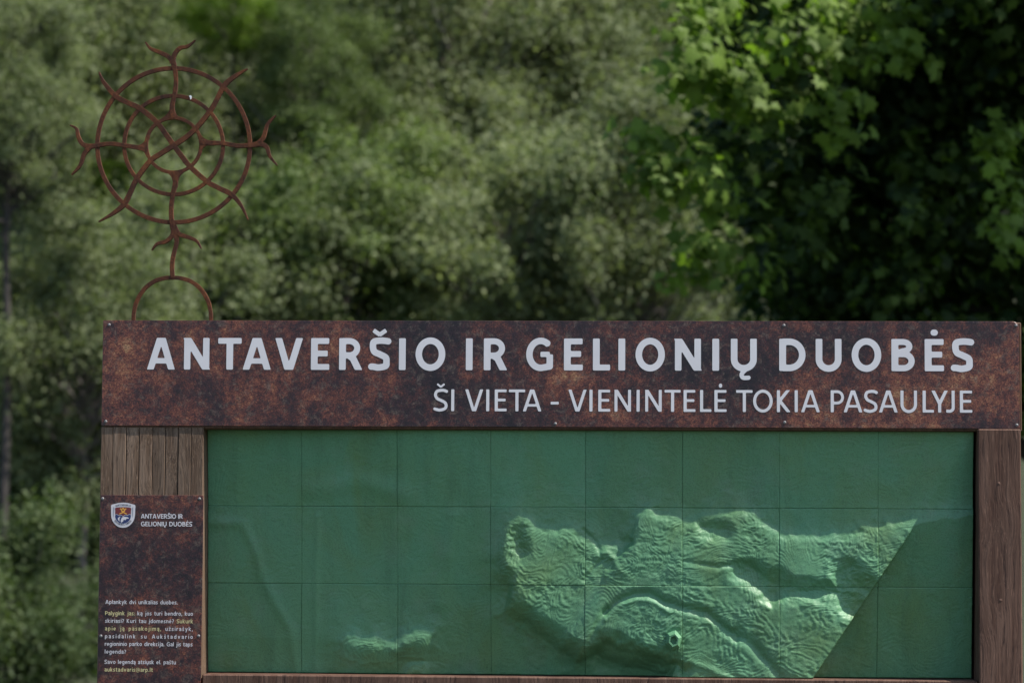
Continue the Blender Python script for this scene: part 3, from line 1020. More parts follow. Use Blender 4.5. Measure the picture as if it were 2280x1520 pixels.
def relief(px, py, z):
    """depth (y) of the relief surface behind the header plane, arrays in photo pixels"""
    u, w = (px - RX0) / RC, (py - RY0) / RC
    sd, t, e, ho = sample(R_SD, u, w), sample(R_TB, u, w), sample(R_EB, u, w), sample(R_HO, u, w)
    gap = np.maximum(HB - z, 0)
    Sh = gap / KZ
    ins, out = np.maximum(sd, 0), np.maximum(-sd, 0)
    # land climbs from the shadow line; step cut to draw the diagonal shadow edge
    diag = ((2175 - px) * 340 - (py - 955) * 225) / 407.7
    room = np.maximum(Sh - .006, .001)
    Aup = (.0035 * (1 - np.exp(-t / 8.)) + .000175 * np.minimum(t, 150) + .000125 * np.maximum(t - 150, 0)) * (1 - np.exp(-ins / 5.))
    fall = np.clip(e / 58., 0, 1)
    Aup = Aup * (fall * fall * (3 - 2 * fall)) ** .7
    hm = np.clip((ho + 30) / 46., 0, 1)
    hm = hm * hm * (3 - 2 * hm)
    Aup = Aup * (1 - .32 * hm) - .009 * hm
    Aup = np.minimum(Aup, room)
    Aup = np.minimum(Aup, np.where(diag > 0, .1, np.maximum(.006, .1 + .035 * diag)) * np.exp(np.minimum(diag, 0) / 90.))
    Adn = .008 * (1 - np.exp(-out / 16.)) + .016 * (1 - np.exp(-out / 120.))
    y = Sh - Aup + Adn + .020 * (1 - np.exp(np.minimum(diag, 0) / 110.))
    left = np.clip((1000 - px) / 520., 0, 1)
    y = y + .030 * left * left * (3 - 2 * left) * np.clip(out / 90., 0, 1) * np.clip((1420 - py) / 300., 0, 1)
    near = np.clip(ins / 12., 0, 1) * np.clip(1 + diag / 25., .15, 1)
    for pts, w, a in DITCH:
        y = y + a * np.exp(-(dist_lines(pts, px, py, False) / w) ** 2)
    for pts, w, a in RIDGE:
        y = y - a * np.exp(-(dist_lines(pts, px, py, False) / w) ** 2)
    land = fbm(px, py, 120., 31, 4, .5)
    rough = fbm(px, py, 22., 47, 4, .55)
    patch = np.clip(.5 + 1.3 * vnoise(px / 60., py / 60., 71), 0, 1)
    y = y - .0016 * land * (.4 + .6 * near) - (.0008 * rough + .0008 * fbm(px, py * 1.5, 10., 87, 2, .5)) * (.3 + .7 * patch) * (.25 + .75 * near)
    # milled contour terraces: thin stepped lines that follow the land form
    wpx, wpy = px + 45 * vnoise(px / 70., py / 70., 201), py + 45 * vnoise(px / 70., py / 70., 202)
    Hc = fbm(wpx * .8 + wpy * .5, wpy - .35 * wpx, 190., 33, 3, .5) * 11 + sd.clip(-80, 90) * .075 + rough * .22
    ph = Hc - np.floor(Hc)
    step = np.where(ph < .5, ph * 2, 2 - ph * 2)
    y = y - (.00036 + .00070 * near * (.45 + .55 * patch)) * step
    # shallow draped folds
    for pts, w, a in (([(455, 1160), (535, 1165), (560, 1215), (585, 1300), (640, 1400), (655, 1500)], 12, .0035), ([(705, 1150), (700, 1300), (697, 1500)], 7, .0022), ([(690, 1090), (800, 1072), (900, 1100)], 22, .004),
                      ([(975, 1340), (990, 1250), (1010, 1150)], 20, .006)):
        y = y - a * np.exp(-(dist_lines(pts, px, py, False) / w) ** 2)
    return np.clip(y, .0005, .132)


panel = empty('relief_map', (0, 0.05, 0), sign)
panel['label'] = 'large green painted relief map made of rectangular tiles, sunlit in the middle'
COLS = [457, 668, 883.5, 1092, 1303, 1519.5, 1735, 1954.5, 2167]
ROWS = [955, 1129, 1302.5, 1504]
YM = 0.05
STEP = 1.6
# world <-> photo on the mean plane of the relief
_p00, _p10, _p01 = P(500, 960, YM), P(2150, 960, YM), P(500, 1500, YM)


def to_px(x, z):
    """project points of the mean relief plane into photo pixels (used only to lay the land forms out on the map)"""
    d = np.stack([x - CAM[0], np.full(x.shape, YM) - CAM[1], z - CAM[2]], -1)
    w = d @ _f
    return 1140 + FPX * (d @ _r) / w, 760 - FPX * (d @ _u) / w


CX = [P(c, 1230, YM)[0] for c in COLS]
RZ = [P(1315, r, YM)[1] for r in ROWS]
GAPW = .0005
for j in range(3):
    for i in range(8):
        GL, GR, GT, GB = (GAPW * q for q in rng.uniform(.08, .55, 4))      # uneven joints
        x0, x1 = CX[i] + GL, CX[i + 1] - GR
        z1, z0 = RZ[j] - GT, RZ[j + 1] + GB
        nx, nz = int((x1 - x0) / (STEP * .00111)) + 2, int((z1 - z0) / (STEP * .00111)) + 2
        xs, zs = np.linspace(x0, x1, nx), np.linspace(z0, z1, nz)
        Xg, Zg = np.meshgrid(xs, zs)
        px, py = to_px(Xg, Zg)
        off = (.0004, -.0003, .0006, 0, -.0005, .0003)[(i * 5 + j * 7) % 6]
        Yg = relief(px, py, Zg) + off
        # worn, slightly rounded tile edges
        ed = np.minimum(np.minimum(Xg - x0, x1 - Xg), np.minimum(Zg - z0, z1 - Zg))
        Yg = Yg + .00028 * np.exp(-(ed / .0011) ** 2) * (1 + 2.0 * vnoise(px / 9., py / 9., 5))
        v = np.stack([Xg, Yg, Zg], -1).reshape(-1, 3)
        id_ = np.arange(nx * nz).reshape(nz, nx)
        q = np.stack([id_[:-1, :-1], id_[:-1, 1:], id_[1:, 1:], id_[1:, :-1]], -1).reshape(-1, 4)
        # skirt gives each tile its thickness
        rim = np.concatenate([id_[0, :-1], id_[:-1, -1], id_[-1, :0:-1], id_[:0:-1, 0]])
        sk = v[rim].copy()
        sk[:, 1] += .012
        sid = len(v) + np.arange(len(rim))
        q2 = np.stack([rim, sid, np.roll(sid, -1), np.roll(rim, -1)], -1)
        o = link('tile', mesh_np('tile', np.concatenate([v, sk]), np.concatenate([q, q2]), True), None, [M_GREEN])
        child(o, panel)
box('backing', CX[0] - .03, CX[-1] + .03, .1515, .157, RZ[-1] - .02, RZ[0] + .02, M_BLACK, sign)

# small faceted knob on the map
kx, kz = P(1500, 1424, .03)
ky = float(relief(np.array([[1500.]]), np.array([[1424.]]), np.array([[kz]]))[0, 0])
v, f = [], []
prof = [(.024, .008), (.0235, -.016), (.015, -.027), (.0105, -.0265), (.0095, -.015)]
for (r, dy) in prof:
    for i in range(6):
        a = math.radians(60 * i + 18)
        v.append((kx + r * math.cos(a) * .85, ky + dy, kz + r * math.sin(a) * 1.05))
for k in range(len(prof) - 1):
    for i in range(6):
        f.append((k * 6 + i, k * 6 + (i + 1) % 6, k * 6 + 6 + (i + 1) % 6, k * 6 + 6 + i))
f.append(tuple(range(24, 30)))
m = mesh_py('knob', v, f)
fix_normals(m)
child(link('knob', m, None, [M_GREEN]), panel)

# ------------------------------------------------------------------ iron wheel ornament on the header
YO = 0.045
orn = empty('sun_wheel_ornament', (P(384, 712, YO)[0], YO, HT), sign)
orn['label'] = 'rusty flat-iron sun wheel with forked rays on a half-ring foot'


def Z1(X, Y):
    return P(130 + X / 2.2358, 60 + Y / 2.2353, YO)


SC = .0011 * (1 + YO / 6.9) / 2.2358


def ribbon(name, pts, widths, thick, closed=False, n=9):
    q = spline(pts, n) if not closed else pts
    q = [Z1(*p) for p in q]
    N = len(q)
    W = np.interp(np.linspace(0, 1, N), np.linspace(0, 1, len(widths)), widths) * SC
    v, f = [], []
    c = min(.0005, thick * .2)
    for i in range(N):
        if closed:
            a, b = q[(i - 1) % N], q[(i + 1) % N]
        else:
            a, b = q[max(i - 1, 0)], q[min(i + 1, N - 1)]
        d = math.hypot(b[0] - a[0], b[1] - a[1]) + 1e-12
        nx, nz = -(b[1] - a[1]) / d, (b[0] - a[0]) / d
        hw = W[i] / 2
        ci = min(c, hw * .5)
        for (o, y) in ((-hw, -thick / 2 + ci), (-hw + ci, -thick / 2), (hw - ci, -thick / 2), (hw, -thick / 2 + ci), (hw, thick / 2), (-hw, thick / 2)):
            v.append((q[i][0] + nx * o, YO + y, q[i][1] + nz * o))
    for i in range(N if closed else N - 1):
        j = (i + 1) % N
        for k in range(6):
            f.append((i * 6 + k, i * 6 + (k + 1) % 6, j * 6 + (k + 1) % 6, j * 6 + k))
    if not closed:
        f.append(tuple(range(6)))
        f.append(tuple((N - 1) * 6 + k for k in range(6)))
    m = mesh_py(name, v, f)
    fix_normals(m)
    return child(link(name, m, None, [M_IRON]), orn)


TH = .0060


def ringpts(cx, cy, rx, ry, n=96, wob=1.0, ph=0.0):
    return [(cx + (rx + wob * math.sin(3 * 6.2832 * i / n + ph)) * math.cos(6.2832 * i / n), cy + (ry + wob * math.sin(2 * 6.2832 * i / n + ph)) * math.sin(6.2832 * i / n)) for i in range(n)]


ribbon('outer_ring', ringpts(574, 590, 380, 383, 120), [21, 21], TH, True)
ribbon('middle_ring', ringpts(573, 589, 246, 246, 96, 1, 1), [19, 19], TH + .0004, True)
ribbon('inner_ring', ringpts(573, 589, 136, 136, 72, 1, 2), [17, 17], TH + .0008, True)
ribbon('ray', [(203, 225), (225, 275), (285, 345), (345, 378), (408, 408), (490, 475), (535, 535), (575, 592), (615, 645), (655, 695), (740, 770), (800, 803), (862, 835), (910, 890), (944, 960)],
       [5, 18, 26, 24, 26, 25, 25, 25, 25, 26, 25, 24, 26, 17, 5], TH + .0012)
ribbon('ray', [(943, 210), (885, 243), (828, 290), (790, 360), (755, 420), (690, 500), (635, 550), (575, 590), (515, 628), (455, 670), (390, 757), (358, 825), (325, 885), (270, 930), (200, 970)],
       [5, 20, 26, 23, 25, 25, 25, 26, 25, 25, 25, 25, 27, 18, 5], TH + .0016)
for pts, ws in (([(572, 452), (566, 400), (577, 345), (585, 290), (584, 235), (574, 185), (566, 158)], [26, 24, 22, 20, 21, 26, 22]),
                ([(435, 610), (390, 600), (330, 591), (260, 582), (195, 590), (150, 597), (132, 596)], [26, 22, 20, 20, 22, 26, 20]),
                ([(708, 573), (760, 578), (820, 580), (890, 592), (950, 590), (1000, 583), (1018, 580)], [26, 22, 20, 21, 22, 28, 20]),
                ([(585, 725), (582, 780), (570, 835), (562, 900), (565, 975), (580, 1025), (589, 1070), (572, 1140), (566, 1190), (568, 1248)], [28, 24, 22, 22, 24, 32, 20, 21, 21, 22])):
    ribbon('ray', pts, ws, TH + .0020)
horns = [([(575, 185), (548, 150), (500, 126), (458, 108), (434, 77)]), ([(566, 185), (578, 140), (605, 107), (645, 97), (682, 67)]),
         ([(165, 598), (122, 585), (100, 548), (90, 508), (58, 490)]), ([(165, 592), (130, 632), (108, 690), (66, 737)]),
         ([(985, 588), (1020, 552), (1042, 485), (1083, 441)]), ([(990, 578), (1035, 597), (1053, 645), (1090, 690)]),
         ([(574, 985), (568, 1035), (535, 1068), (492, 1080), (465, 1112)]), ([(576, 990), (600, 1030), (650, 1048), (688, 1066), (712, 1104)])]
for k, h in enumerate(horns):
    ribbon('horn', h, [26, 22, 19, 15, 5], TH + .0024 + .0002 * (k % 2))
ribbon('foot_arch', [(374, 1468), (376, 1420), (392, 1362), (428, 1304), (478, 1266), (530, 1250), (567, 1248), (606, 1250), (658, 1266), (708, 1304), (744, 1362), (758, 1420), (760, 1468)], [18, 20, 20, 20, 20, 18], TH + .0006)
# webs where the inner ring meets the four straight rays
for name, pts in (('web', [(560, 378), (552, 420), (530, 446), (500, 468), (505, 478), (545, 462), (573, 458), (600, 462), (598, 450), (584, 430), (578, 400), (577, 378)]),
                  ('web', [(370, 592), (405, 588), (428, 572), (448, 535), (456, 545), (444, 580), (443, 610), (448, 650), (440, 648), (425, 622), (400, 608), (370, 606)]),
                  ('web', [(775, 570), (740, 562), (716, 545), (694, 515), (690, 530), (703, 560), (706, 590), (698, 625), (706, 628), (722, 602), (742, 591), (775, 590)]),
                  ('web', [(572, 800), (568, 760), (552, 735), (520, 712), (540, 718), (573, 722), (606, 718), (640, 700), (632, 716), (606, 742), (596, 770), (592, 800)])):
    q = [Z1(*p) for p in spline(list(pts) + [pts[0]], 4)[:-1]]
    n = len(q)
    t = (TH + .0010) / 2
    v = [(a, YO - t, b) for a, b in q] + [(a, YO + t, b) for a, b in q]
    f = [tuple(range(n)), tuple(range(2 * n - 1, n - 1, -1))] + [(i, (i + 1) % n, n + (i + 1) % n, n + i) for i in range(n)]
    m = mesh_py(name, v, f)
    fix_normals(m)
    child(link(name, m, None, [M_IRON]), orn)
# white dropping on the middle ring
q = [Z1(*p) for p in spline([(651, 346), (659, 342), (665, 348), (663, 360), (658, 363), (656, 352), (651, 346)], 4)[:-1]]
n = len(q)
v = [(a, YO - .0046, b) for a, b in q] + [(a, YO - .003, b) for a, b in q]
m = mesh_py('dropping', v, [tuple(range(n))] + [(i, (i + 1) % n, n + (i + 1) % n, n + i) for i in range(n)])
fix_normals(m)
child(link('dropping', m, None, [M_CHIP]), orn)

# ------------------------------------------------------------------ trees
M_LEAF_GREY = leaf_mat('leaf_grey_green', (0.108, 0.134, 0.062, 1), (0.222, 0.250, 0.130, 1), .42, (1.2, 1.35, .75, 1), .6)
M_LEAF_MID = leaf_mat('leaf_mid_green', (0.072, 0.106, 0.036, 1), (0.155, 0.196, 0.075, 1), .40, (1.2, 1.4, .6, 1), .6)
M_LEAF_HAZEL = leaf_mat('leaf_hazel', (0.034, 0.056, 0.020, 1), (0.090, 0.120, 0.048, 1), .32, (1.2, 1.4, .6, 1), .6)
M_LEAF_LIME = leaf_mat('leaf_yellow_green', (0.060, 0.110, 0.012, 1), (0.150, 0.220, 0.025, 1), .40, (1.2, 1.4, .4, 1), .5)
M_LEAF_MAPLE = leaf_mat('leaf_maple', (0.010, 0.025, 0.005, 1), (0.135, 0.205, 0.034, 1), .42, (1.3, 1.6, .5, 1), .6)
M_BARK = bark_mat('bark_grey', (0.065, 0.055, 0.050, 1), (0.17, 0.15, 0.14, 1))
M_BARKD = bark_mat('bark_dark', (0.020, 0.017, 0.015, 1), (0.06, 0.05, 0.045, 1))

LEAF_Q = (np.array([(0, -.5, 0), (.24, -.05, .05), (0, .5, -.03), (-.24, -.05, .05)]), np.array([(0, 1, 2, 3)]))
_ml = [(0, -.42), (.12, -.22), (.48, -.24), (.34, -.02), (.52, .22), (.24, .20), (0, .58), (-.24, .20), (-.52, .22), (-.34, -.02), (-.48, -.24), (-.12, -.22)]
LEAF_M = (np.array([(0, -.02, .04)] + [(a, b, -.10 * (a * a + b * b) * 2) for a, b in _ml]), np.array([(0, 1 + i, 1 + (i + 1) % 12) for i in range(12)]))


def leaves_mesh(name, C, N, size, tint, shape):
    """C centres, N normals, size, tint per leaf"""
    tv, tf = shape
    n, k = len(C), len(tv)
    N = N / (np.linalg.norm(N, axis=1, keepdims=True) + 1e-9)
    a = rng.normal(size=(n, 3))
    a[:, 2] -= .6
    U = a - N * (a * N).sum(1, keepdims=True)
    U /= np.linalg.norm(U, axis=1, keepdims=True) + 1e-9
    W = np.cross(U, N)
    v = C[:, None] + size[:, None, None] * (tv[None, :, 0:1] * W[:, None] + tv[None, :, 1:2] * U[:, None] + tv[None, :, 2:3] * N[:, None])
    f = (np.arange(n)[:, None, None] * k + tf[None]).reshape(-1, tf.shape[1])
    m = bpy.data.meshes.new(name)
    kk = f.shape[1]
    m.vertices.add(n * k)
    m.vertices.foreach_set('co', v.astype(np.float32).ravel())
    m.loops.add(f.size)
    m.loops.foreach_set('vertex_index', f.astype(np.int32).ravel())
    m.polygons.add(len(f))
    m.polygons.foreach_set('loop_start', np.arange(0, f.size, kk, dtype=np.int32))
    m.polygons.foreach_set('loop_total', np.full(len(f), kk, dtype=np.int32))
    m.update(calc_edges=True)
    at_ = m.attributes.new('tint', 'FLOAT', 'FACE')
    at_.data.foreach_set('value', np.repeat(tint, len(tf)).astype(np.float32))
    return m


def tube(v, f, pts, rad, n=7):
    o = len(v)
    P_ = [np.array(p, float) for p in pts]
    for i, p in enumerate(P_):
        d = P_[min(i + 1, len(P_) - 1)] - P_[max(i - 1, 0)]
        d /= np.linalg.norm(d) + 1e-9
        a = np.cross(d, (0.3, 1, .1)); a /= np.linalg.norm(a) + 1e-9
        b = np.cross(d, a)
        for k in range(n):
            t = 6.28318 * k / n
            v.append(p + (a * math.cos(t) + b * math.sin(t)) * rad[i])
    for i in range(len(P_) - 1):
        for k in range(n):
            f.append((o + i * n + k, o + i * n + (k + 1) % n, o + (i + 1) * n + (k + 1) % n, o + (i + 1) * n + k))
    f.append(tuple(o + (len(P_) - 1) * n + k for k in range(n)))


def limb(v, f, a, b, r0, r1, bend=.12, seg=6):
    a, b = np.array(a, float), np.array(b, float)
    L = np.linalg.norm(b - a)
    off = rng.normal(size=3) * bend * L
    pts = [a + (b - a) * t + off * math.sin(math.pi * t) * .6 + rng.normal(size=3) * .02 * L * (0 < t < 1) for t in np.linspace(0, 1, seg)]
    tube(v, f, pts, np.linspace(r0, r1, seg))


def crown_proto(seed, radii, nclump, per, lsize, kind):
    """crown leaves + limbs about the origin = crown centre; trunk foot at (0,0,-H)"""
    global rng
    rng = np.random.default_rng(seed)
    rad = np.array(radii)
    cs = []
    while len(cs) < nclump:
        d = rng.normal(size=3)
        d /= np.linalg.norm(d)
        r = rng.uniform(.30, 1.0) ** .6
        p = d * r * rad * (1 + .22 * math.sin(3 * d[0] * 2 + seed) * math.cos(4 * d[2] + seed))
        cs.append(p)
    cs = np.array(cs)
    C, N, S, T = [], [], [], []
    for p in cs:
        cr = rng.uniform(.26, .60) * rad.mean() / 2.2
        n = int(per * rng.uniform(.6, 1.4) * (cr / .45) ** 1.4)
        u_ = rng.normal(size=(n, 3))
        u_ /= np.linalg.norm(u_, axis=1, keepdims=True)
        q = u_ * cr * 1.12 * (rng.uniform(.12, 1, (n, 1)) ** .6) * np.array((1.0, 1.0, .8)) * rng.normal(1, .32, (n, 1))
        # some trailing sprays
        q[:, 2] -= .25 * cr * np.abs(rng.normal(size=n)) * (np.hypot(q[:, 0], q[:, 1]) / cr)
        out = (p / rad)
        nn = rng.normal(size=(n, 3)) * .6 + np.array((0, 0, .35)) + out * .2 + u_ * .5
        C.append(p + q); N.append(nn)
        S.append(lsize * rng.uniform(.65, 1.3, n))
        T.append(np.clip(rng.uniform(.1, .8) + rng.normal(size=n) * .26, 0, 1))
    return cs, np.concatenate(C), np.concatenate(N), np.concatenate(S), np.concatenate(T)


PROTOS = []
for k, (seed, radii, ncl, per, ls) in enumerate([(11, (2.3, 2.0, 2.6), 120, 440, .094), (12, (2.6, 2.0, 2.1), 125, 440, .090), (13, (1.9, 1.8, 2.9), 110, 440, .096), (14, (2.2, 1.8, 1.5), 90, 470, .086), (15, (2.0, 2.0, 2.2), 105, 440, .100)]):
    cs, C, N, S, T = crown_proto(seed, radii, ncl, per, ls, k)
    PROTOS.append((cs, radii, {m.name: None for m in ()}, C, N, S, T))
CM = {}


def crown_mesh(k, mat):
    if k not in CM:
        cs, radii, _, C, N, S, T = PROTOS[k]
        CM[k] = leaves_mesh('crown', C, N, S, T, LEAF_Q)
        CM[k].materials.append(mat)
    return CM[k]


def trunk_mesh(k, H, bark, r0):
    cs, radii = PROTOS[k][0], PROTOS[k][1]
    v, f = [], []
    top = np.array((0, 0, radii[2] * .35))
    n = 9
    pts = [np.array((.12 * math.sin(i * 1.3 + k), .10 * math.cos(i * 1.1), 0)) * (i / n) + np.array((0, 0, -H)) * (1 - i / n) + top * (i / n) for i in range(n + 1)]
    tube(v, f, pts, np.linspace(r0, r0 * .35, n + 1), 9)
    for c in cs[:: 2][:56]:
        c = c * rng.uniform(.9, 1.12)
        t = np.clip((c[2] + radii[2]) / (2.4 * radii[2]), .05, .95)
        base = np.array((0, 0, -radii[2] * 1.0)) * (1 - t) + top * t
        base[2] -= .5 * np.hypot(c[0], c[1]) * .6
        base[2] = max(base[2], -H * .8)
        limb(v, f, base, c, r0 * .38, r0 * .10)
    return mesh_py('trunk', v, f, True)


def tree(name, label, cat, px, py, d, k, sc, mat, bark, group=None, r0=.13, rot=None):
    p = at(px, py, d)
    gz = float(hill(np.array(p[0]), np.array(p[1]))) - .15
    H = max((p[2] - gz) / sc, .6)
    o = empty(name, (p[0], p[1], gz))
    o['label'], o['category'] = label, cat
    if group:
        o['group'] = group
    rz = rot if rot is not None else rng.uniform(0, 6.28)
    c = bpy.data.objects.new('crown', crown_mesh(k, mat))
    t = bpy.data.objects.new('trunk', trunk_mesh(k, H, bark, r0 / sc))
    t.data.materials.append(bark)
    for q in (c, t):
        col.objects.link(q)
        q.parent = o
        q.location = (0, 0, p[2] - gz)
        q.rotation_euler = (0, 0, rz)
        q.scale = (sc, sc, sc)
    c.material_slots[0].link = 'OBJECT'
    c.material_slots[0].material = mat
    c['kind'] = 'stuff'
    return o


WG = 'trees of the wood behind the board'
L = [  # name, label, px, py, dist, proto, scale, leaf, bark, trunk radius
    ('willow_tree', 'grey-green willow filling the top left corner, left of the iron wheel', 60, 140, 40, 0, 1.05, M_LEAF_GREY, M_BARKD, .12),
    ('willow_tree', 'grey-green willow whose crown shows through the iron wheel', 420, 330, 42, 1, 1.0, M_LEAF_GREY, M_BARK, .10),
    ('lime_tree', 'bright yellow-green tree top peeping out above the iron wheel', 520, 30, 38, 3, .36, M_LEAF_LIME, M_BARKD, .028),
    ('willow_tree', 'pale grey-green willow with the broadest crown, at the top centre', 1000, 160, 41, 1, 1.12, M_LEAF_GREY, M_BARK, .12),
    ('willow_tree', 'pale grey-green willow right of the top centre, beside the dark maple', 1330, 260, 42, 0, 1.0, M_LEAF_GREY, M_BARK, .11),
    ('alder_tree', 'mid-green tree with pale forked trunk just right of the iron wheel', 700, 190, 38, 2, .5, M_LEAF_MID, M_BARK, .06),
    ('willow_bush', 'low grey-green willow bush above the middle of the header', 1120, 560, 36, 3, 1.05, M_LEAF_GREY, M_BARK, .06),
    ('willow_bush', 'low mid-green bush above the header, between wheel foot and middle', 760, 620, 36, 4, .85, M_LEAF_MID, M_BARK, .06),
    ('willow_bush', 'pale bush around the half-ring foot of the iron wheel', 420, 640, 35, 3, .95, M_LEAF_GREY, M_BARK, .06),
    ('willow_bush', 'pale bush at the left edge, beside the left end of the header', 190, 800, 32, 4, .72, M_LEAF_GREY, M_BARK, .06),
    ('willow_bush', 'grey-green bush over the header directly left of the dark maple', 1420, 600, 36, 4, .95, M_LEAF_GREY, M_BARK, .06),
    ('hazel_bush', 'darker green bush at the bottom left, beside the small info panel', 60, 1230, 33, 1, .8, M_LEAF_HAZEL, M_BARK, .06),
    ('alder_tree', 'darker mid-green tree at the top, left of the dark maple', 1240, 20, 48, 4, 1.1, M_LEAF_MID, M_BARK, .12),
    ('alder_tree', 'darker mid-green tree at the top, between iron wheel and centre', 780, 40, 48, 2, 1.1, M_LEAF_MID, M_BARK, .12),
    ('alder_tree', 'dark-trunked tree with thin crown standing at the left edge', 26, 230, 31.2, 2, .5, M_LEAF_GREY, M_BARKD, .06),
    ('willow_tree', 'willow in the back row behind the upper left of the wheel', 260, 60, 50, 0, 1.15, M_LEAF_GREY, M_BARK, .12),
    ('alder_tree', 'back row tree showing low between wheel and centre', 600, 420, 50, 4, 1.2, M_LEAF_MID, M_BARK, .12),
    ('alder_tree', 'back row tree behind the centre willow crowns', 1050, 350, 52, 2, 1.25, M_LEAF_MID, M_BARK, .12),
    ('alder_tree', 'back row tree seen through gaps in the dark maple', 1800, 250, 46, 0, 1.3, M_LEAF_MID, M_BARK, .12),
    ('alder_tree', 'back row tree behind the right side of the dark maple', 2250, 350, 46, 4, 1.3, M_LEAF_MID, M_BARK, .12),
    ('hazel_bush', 'low green bush in the bottom left corner, in front of the darker bush', 120, 1500, 29, 3, .75, M_LEAF_HAZEL, M_BARK, .05),
    ('hazel_bush', 'low bush at the left edge, cut by the bottom left corner of the picture', -60, 1450, 27, 4, .62, M_LEAF_HAZEL, M_BARK, .05),
    ('willow_tree', 'slender willow behind the right rim of the iron wheel', 600, 200, 45, 0, .85, M_LEAF_GREY, M_BARK, .09),
    ('willow_tree', 'slender willow between the iron wheel and the broad centre willow', 840, 260, 46, 2, .9, M_LEAF_GREY, M_BARK, .09),
    ('willow_tree', 'slender willow at the top, between the broad willow and the dark maple', 1230, 110, 45, 4, .95, M_LEAF_GREY, M_BARK, .09),
    ('willow_bush', 'round grey bush over the header, left of its middle', 930, 500, 39, 4, .85, M_LEAF_GREY, M_BARK, .06),
    ('willow_bush', 'round grey bush right of the foot of the iron wheel', 590, 560, 38, 3, .9, M_LEAF_GREY, M_BARK, .06),
    ('willow_tree', 'willow just left of the iron wheel, half way up the picture', 130, 470, 43, 1, .9, M_LEAF_GREY, M_BARKD, .12),
    ('willow_tree', 'feathery willow at the top edge, right of the lime-green tree top', 690, 90, 43, 1, .8, M_LEAF_GREY, M_BARK, .09),
    ('willow_tree', 'feathery willow behind the upper right horns of the iron wheel', 520, 190, 44, 4, .75, M_LEAF_GREY, M_BARK, .09),
    ('willow_tree', 'feathery willow at the left edge above the hazel bushes', 40, 900, 37, 0, .75, M_LEAF_GREY, M_BARK, .09),
    ('willow_bush', 'grey-green bush at the left edge, level with the shield emblem', 90, 1050, 33.5, 4, .72, M_LEAF_GREY, M_BARK, .06),
    ('lime_tree', 'small yellow-green bush glimpsed inside the left part of the iron wheel', 255, 400, 39, 3, .18, M_LEAF_LIME, M_BARKD, .02),
]
for (nm, lb, px, py, d, k, sc, lm, bk, r0) in L:
    tree(nm, lb, 'bush' if nm.endswith('bush') or 'bush' in lb else 'tree', px, py, d, k, sc, lm, bk, WG, r0)

# the nearer dark maple on the right
rng = np.random.default_rng(99)
MD = 17.0
mb = at(2420, 300, MD + 1.2)
maple = empty('maple_tree', (mb[0], mb[1], -.1))
maple['label'] = 'large dark green maple filling the right side, with sunlit leaf tufts'
maple['category'] = 'tree'
clumps = []      # px, py, distance, radius (m), leaves
EDGE = [(-300, 1640), (0, 1530), (60, 1520), (150, 1530), (220, 1590), (290, 1610), (310, 1500), (400, 1510), (440, 1560), (520, 1620), (600, 1630), (720, 1650), (900, 1660)]
ey, ex_ = [e[0] for e in EDGE], [e[1] for e in EDGE]
for _ in range(480):
    py = rng.uniform(-420, 900)
    lo = np.interp(py, ey, ex_) + 70
    px = lo + (2680 - lo) * rng.uniform(0, 1) ** 1.25
    clumps.append((px, py, MD + 2.9 * rng.uniform(0, 1) ** .7, rng.uniform(.16, .32), 110))
for (px, py) in ((2150, 590), (2180, 640), (2130, 650), (2200, 600), (2110, 600), (2160, 680), (1980, 620), (2060, 560)):
    clumps.append((px, py, MD + 1.6, .30, 130))
# unseen leaf clumps added above the view to shade the lower right part
for _ in range(260):
    px, py = rng.uniform(2120, 2800), -20 - 250 * rng.uniform(0, 1)
    if 2480 < px < 2545 or px < 2140 + .55 * max(-40 - py, 0):
        continue
    clumps.append((px, py - 60, MD - 1.9 + rng.uniform(0, 2.4), rng.uniform(.20, .34), 84))
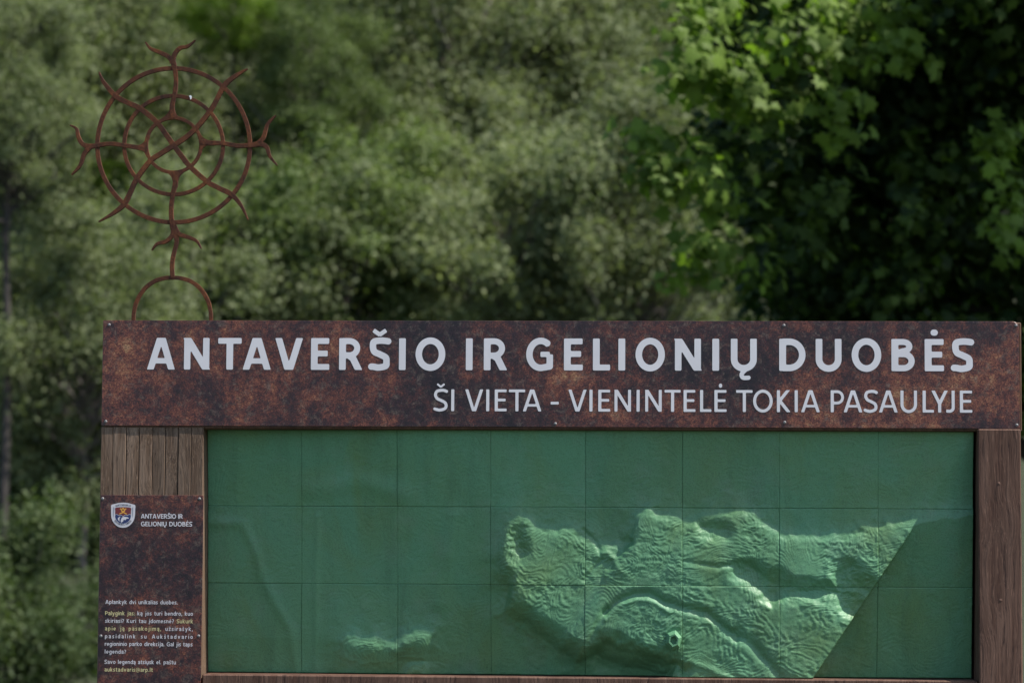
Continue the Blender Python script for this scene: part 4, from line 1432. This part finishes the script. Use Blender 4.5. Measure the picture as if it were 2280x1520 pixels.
# sunlit tufts on the outer twigs, nearer to the viewer
for (px, py, r, n) in [(1545, 40, .13, 26), (1590, 20, .13, 24), (1545, 130, .15, 34), (1580, 150, .14, 30), (1630, 190, .13, 26), (1660, 215, .12, 22), (1560, 195, .13, 26), (1700, 240, .12, 22), (1750, 245, .13, 26), (1800, 60, .15, 34),
                       (1850, 40, .15, 34), (1890, 75, .13, 24), (1860, 110, .13, 22), (1830, 215, .10, 14), (1880, 225, .12, 22), (1870, 290, .13, 22), (1990, 40, .14, 26), (2030, 100, .13, 20), (1440, 300, .11, 18), (1450, 340, .11, 16),
                       (1480, 385, .12, 22), (1525, 395, .12, 20), (1500, 440, .11, 16), (1560, 360, .12, 14), (1640, 440, .10, 10), (1590, 430, .1, 10), (1535, 545, .10, 14), (1600, 560, .13, 18), (1550, 620, .10, 10), (1690, 600, .13, 12),
                       (2240, 300, .12, 20), (2230, 350, .12, 20), (2250, 430, .13, 24), (2240, 500, .13, 22), (2255, 540, .10, 12), (1720, 330, .11, 10), (1960, 130, .12, 12), (2010, 480, .13, 16), (1830, 460, .14, 18), (1880, 430, .12, 14), (1790, 500, .14, 16)]:
    for s_ in range(2 if px < 1700 or py < 120 else 1):
        px, py = px + s_ * rng.normal() * 28, py + s_ * rng.normal() * 24
        clumps.append((px, py, MD - 1.2 + rng.uniform(-.35, .25), r * 1.05, n * 1.35))
C, N, S, T = [], [], [], []
for (px, py, d, r, n) in clumps:
    p = at(px, py, d)
    n = int(n)
    q = rng.normal(size=(n, 3)) * r * np.array((.6, .6, .5))
    C.append(p + q - mb)
    N.append(rng.normal(size=(n, 3)) * .45 + (np.array((.25, -.2, .55)) if d > MD - .6 else np.array((.45, -.5, .5))) + .6 * q / r)
    S.append(rng.uniform(.05, .125, n))
    lit_tint = d < MD - .6 and py > -30 and not (1700 < px < 2100 and py > 320)       # sunlight painted into the tint: paler outer tufts, darker leaves elsewhere
    T.append(np.clip((rng.uniform(.6, 1.0) if lit_tint else rng.uniform(.0, .32)) + rng.normal(size=n) * .16, 0, 1))
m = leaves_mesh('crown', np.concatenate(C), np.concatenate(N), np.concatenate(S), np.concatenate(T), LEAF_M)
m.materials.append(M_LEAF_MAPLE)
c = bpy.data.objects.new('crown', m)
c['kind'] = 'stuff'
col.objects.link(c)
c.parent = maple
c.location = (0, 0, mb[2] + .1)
v, f = [], []
foot, top = np.array((0, 0, -.2)), np.array((.2, .1, mb[2] + 2.2))
tube(v, f, [foot + (top - foot) * t + np.array((.08 * math.sin(5 * t), .06 * math.cos(4 * t), 0)) for t in np.linspace(0, 1, 10)], np.linspace(.24, .07, 10), 12)
for (px, py, d, r, n) in [q for q in clumps[:480] if q[2] > MD + 1.2][::9]:
    p = at(px, py, d) - mb + np.array((0, 0, mb[2] + .1))
    z = np.clip(p[2] - .45 * np.hypot(p[0], p[1]), 1.2, mb[2] + 1.8)
    t = (z + .2) / (top[2] + .2)
    limb(v, f, foot + (top - foot) * t, p, .05, .008, .08, 7)
o = link('trunk', mesh_py('trunk', v, f, True), maple, [M_BARKD])
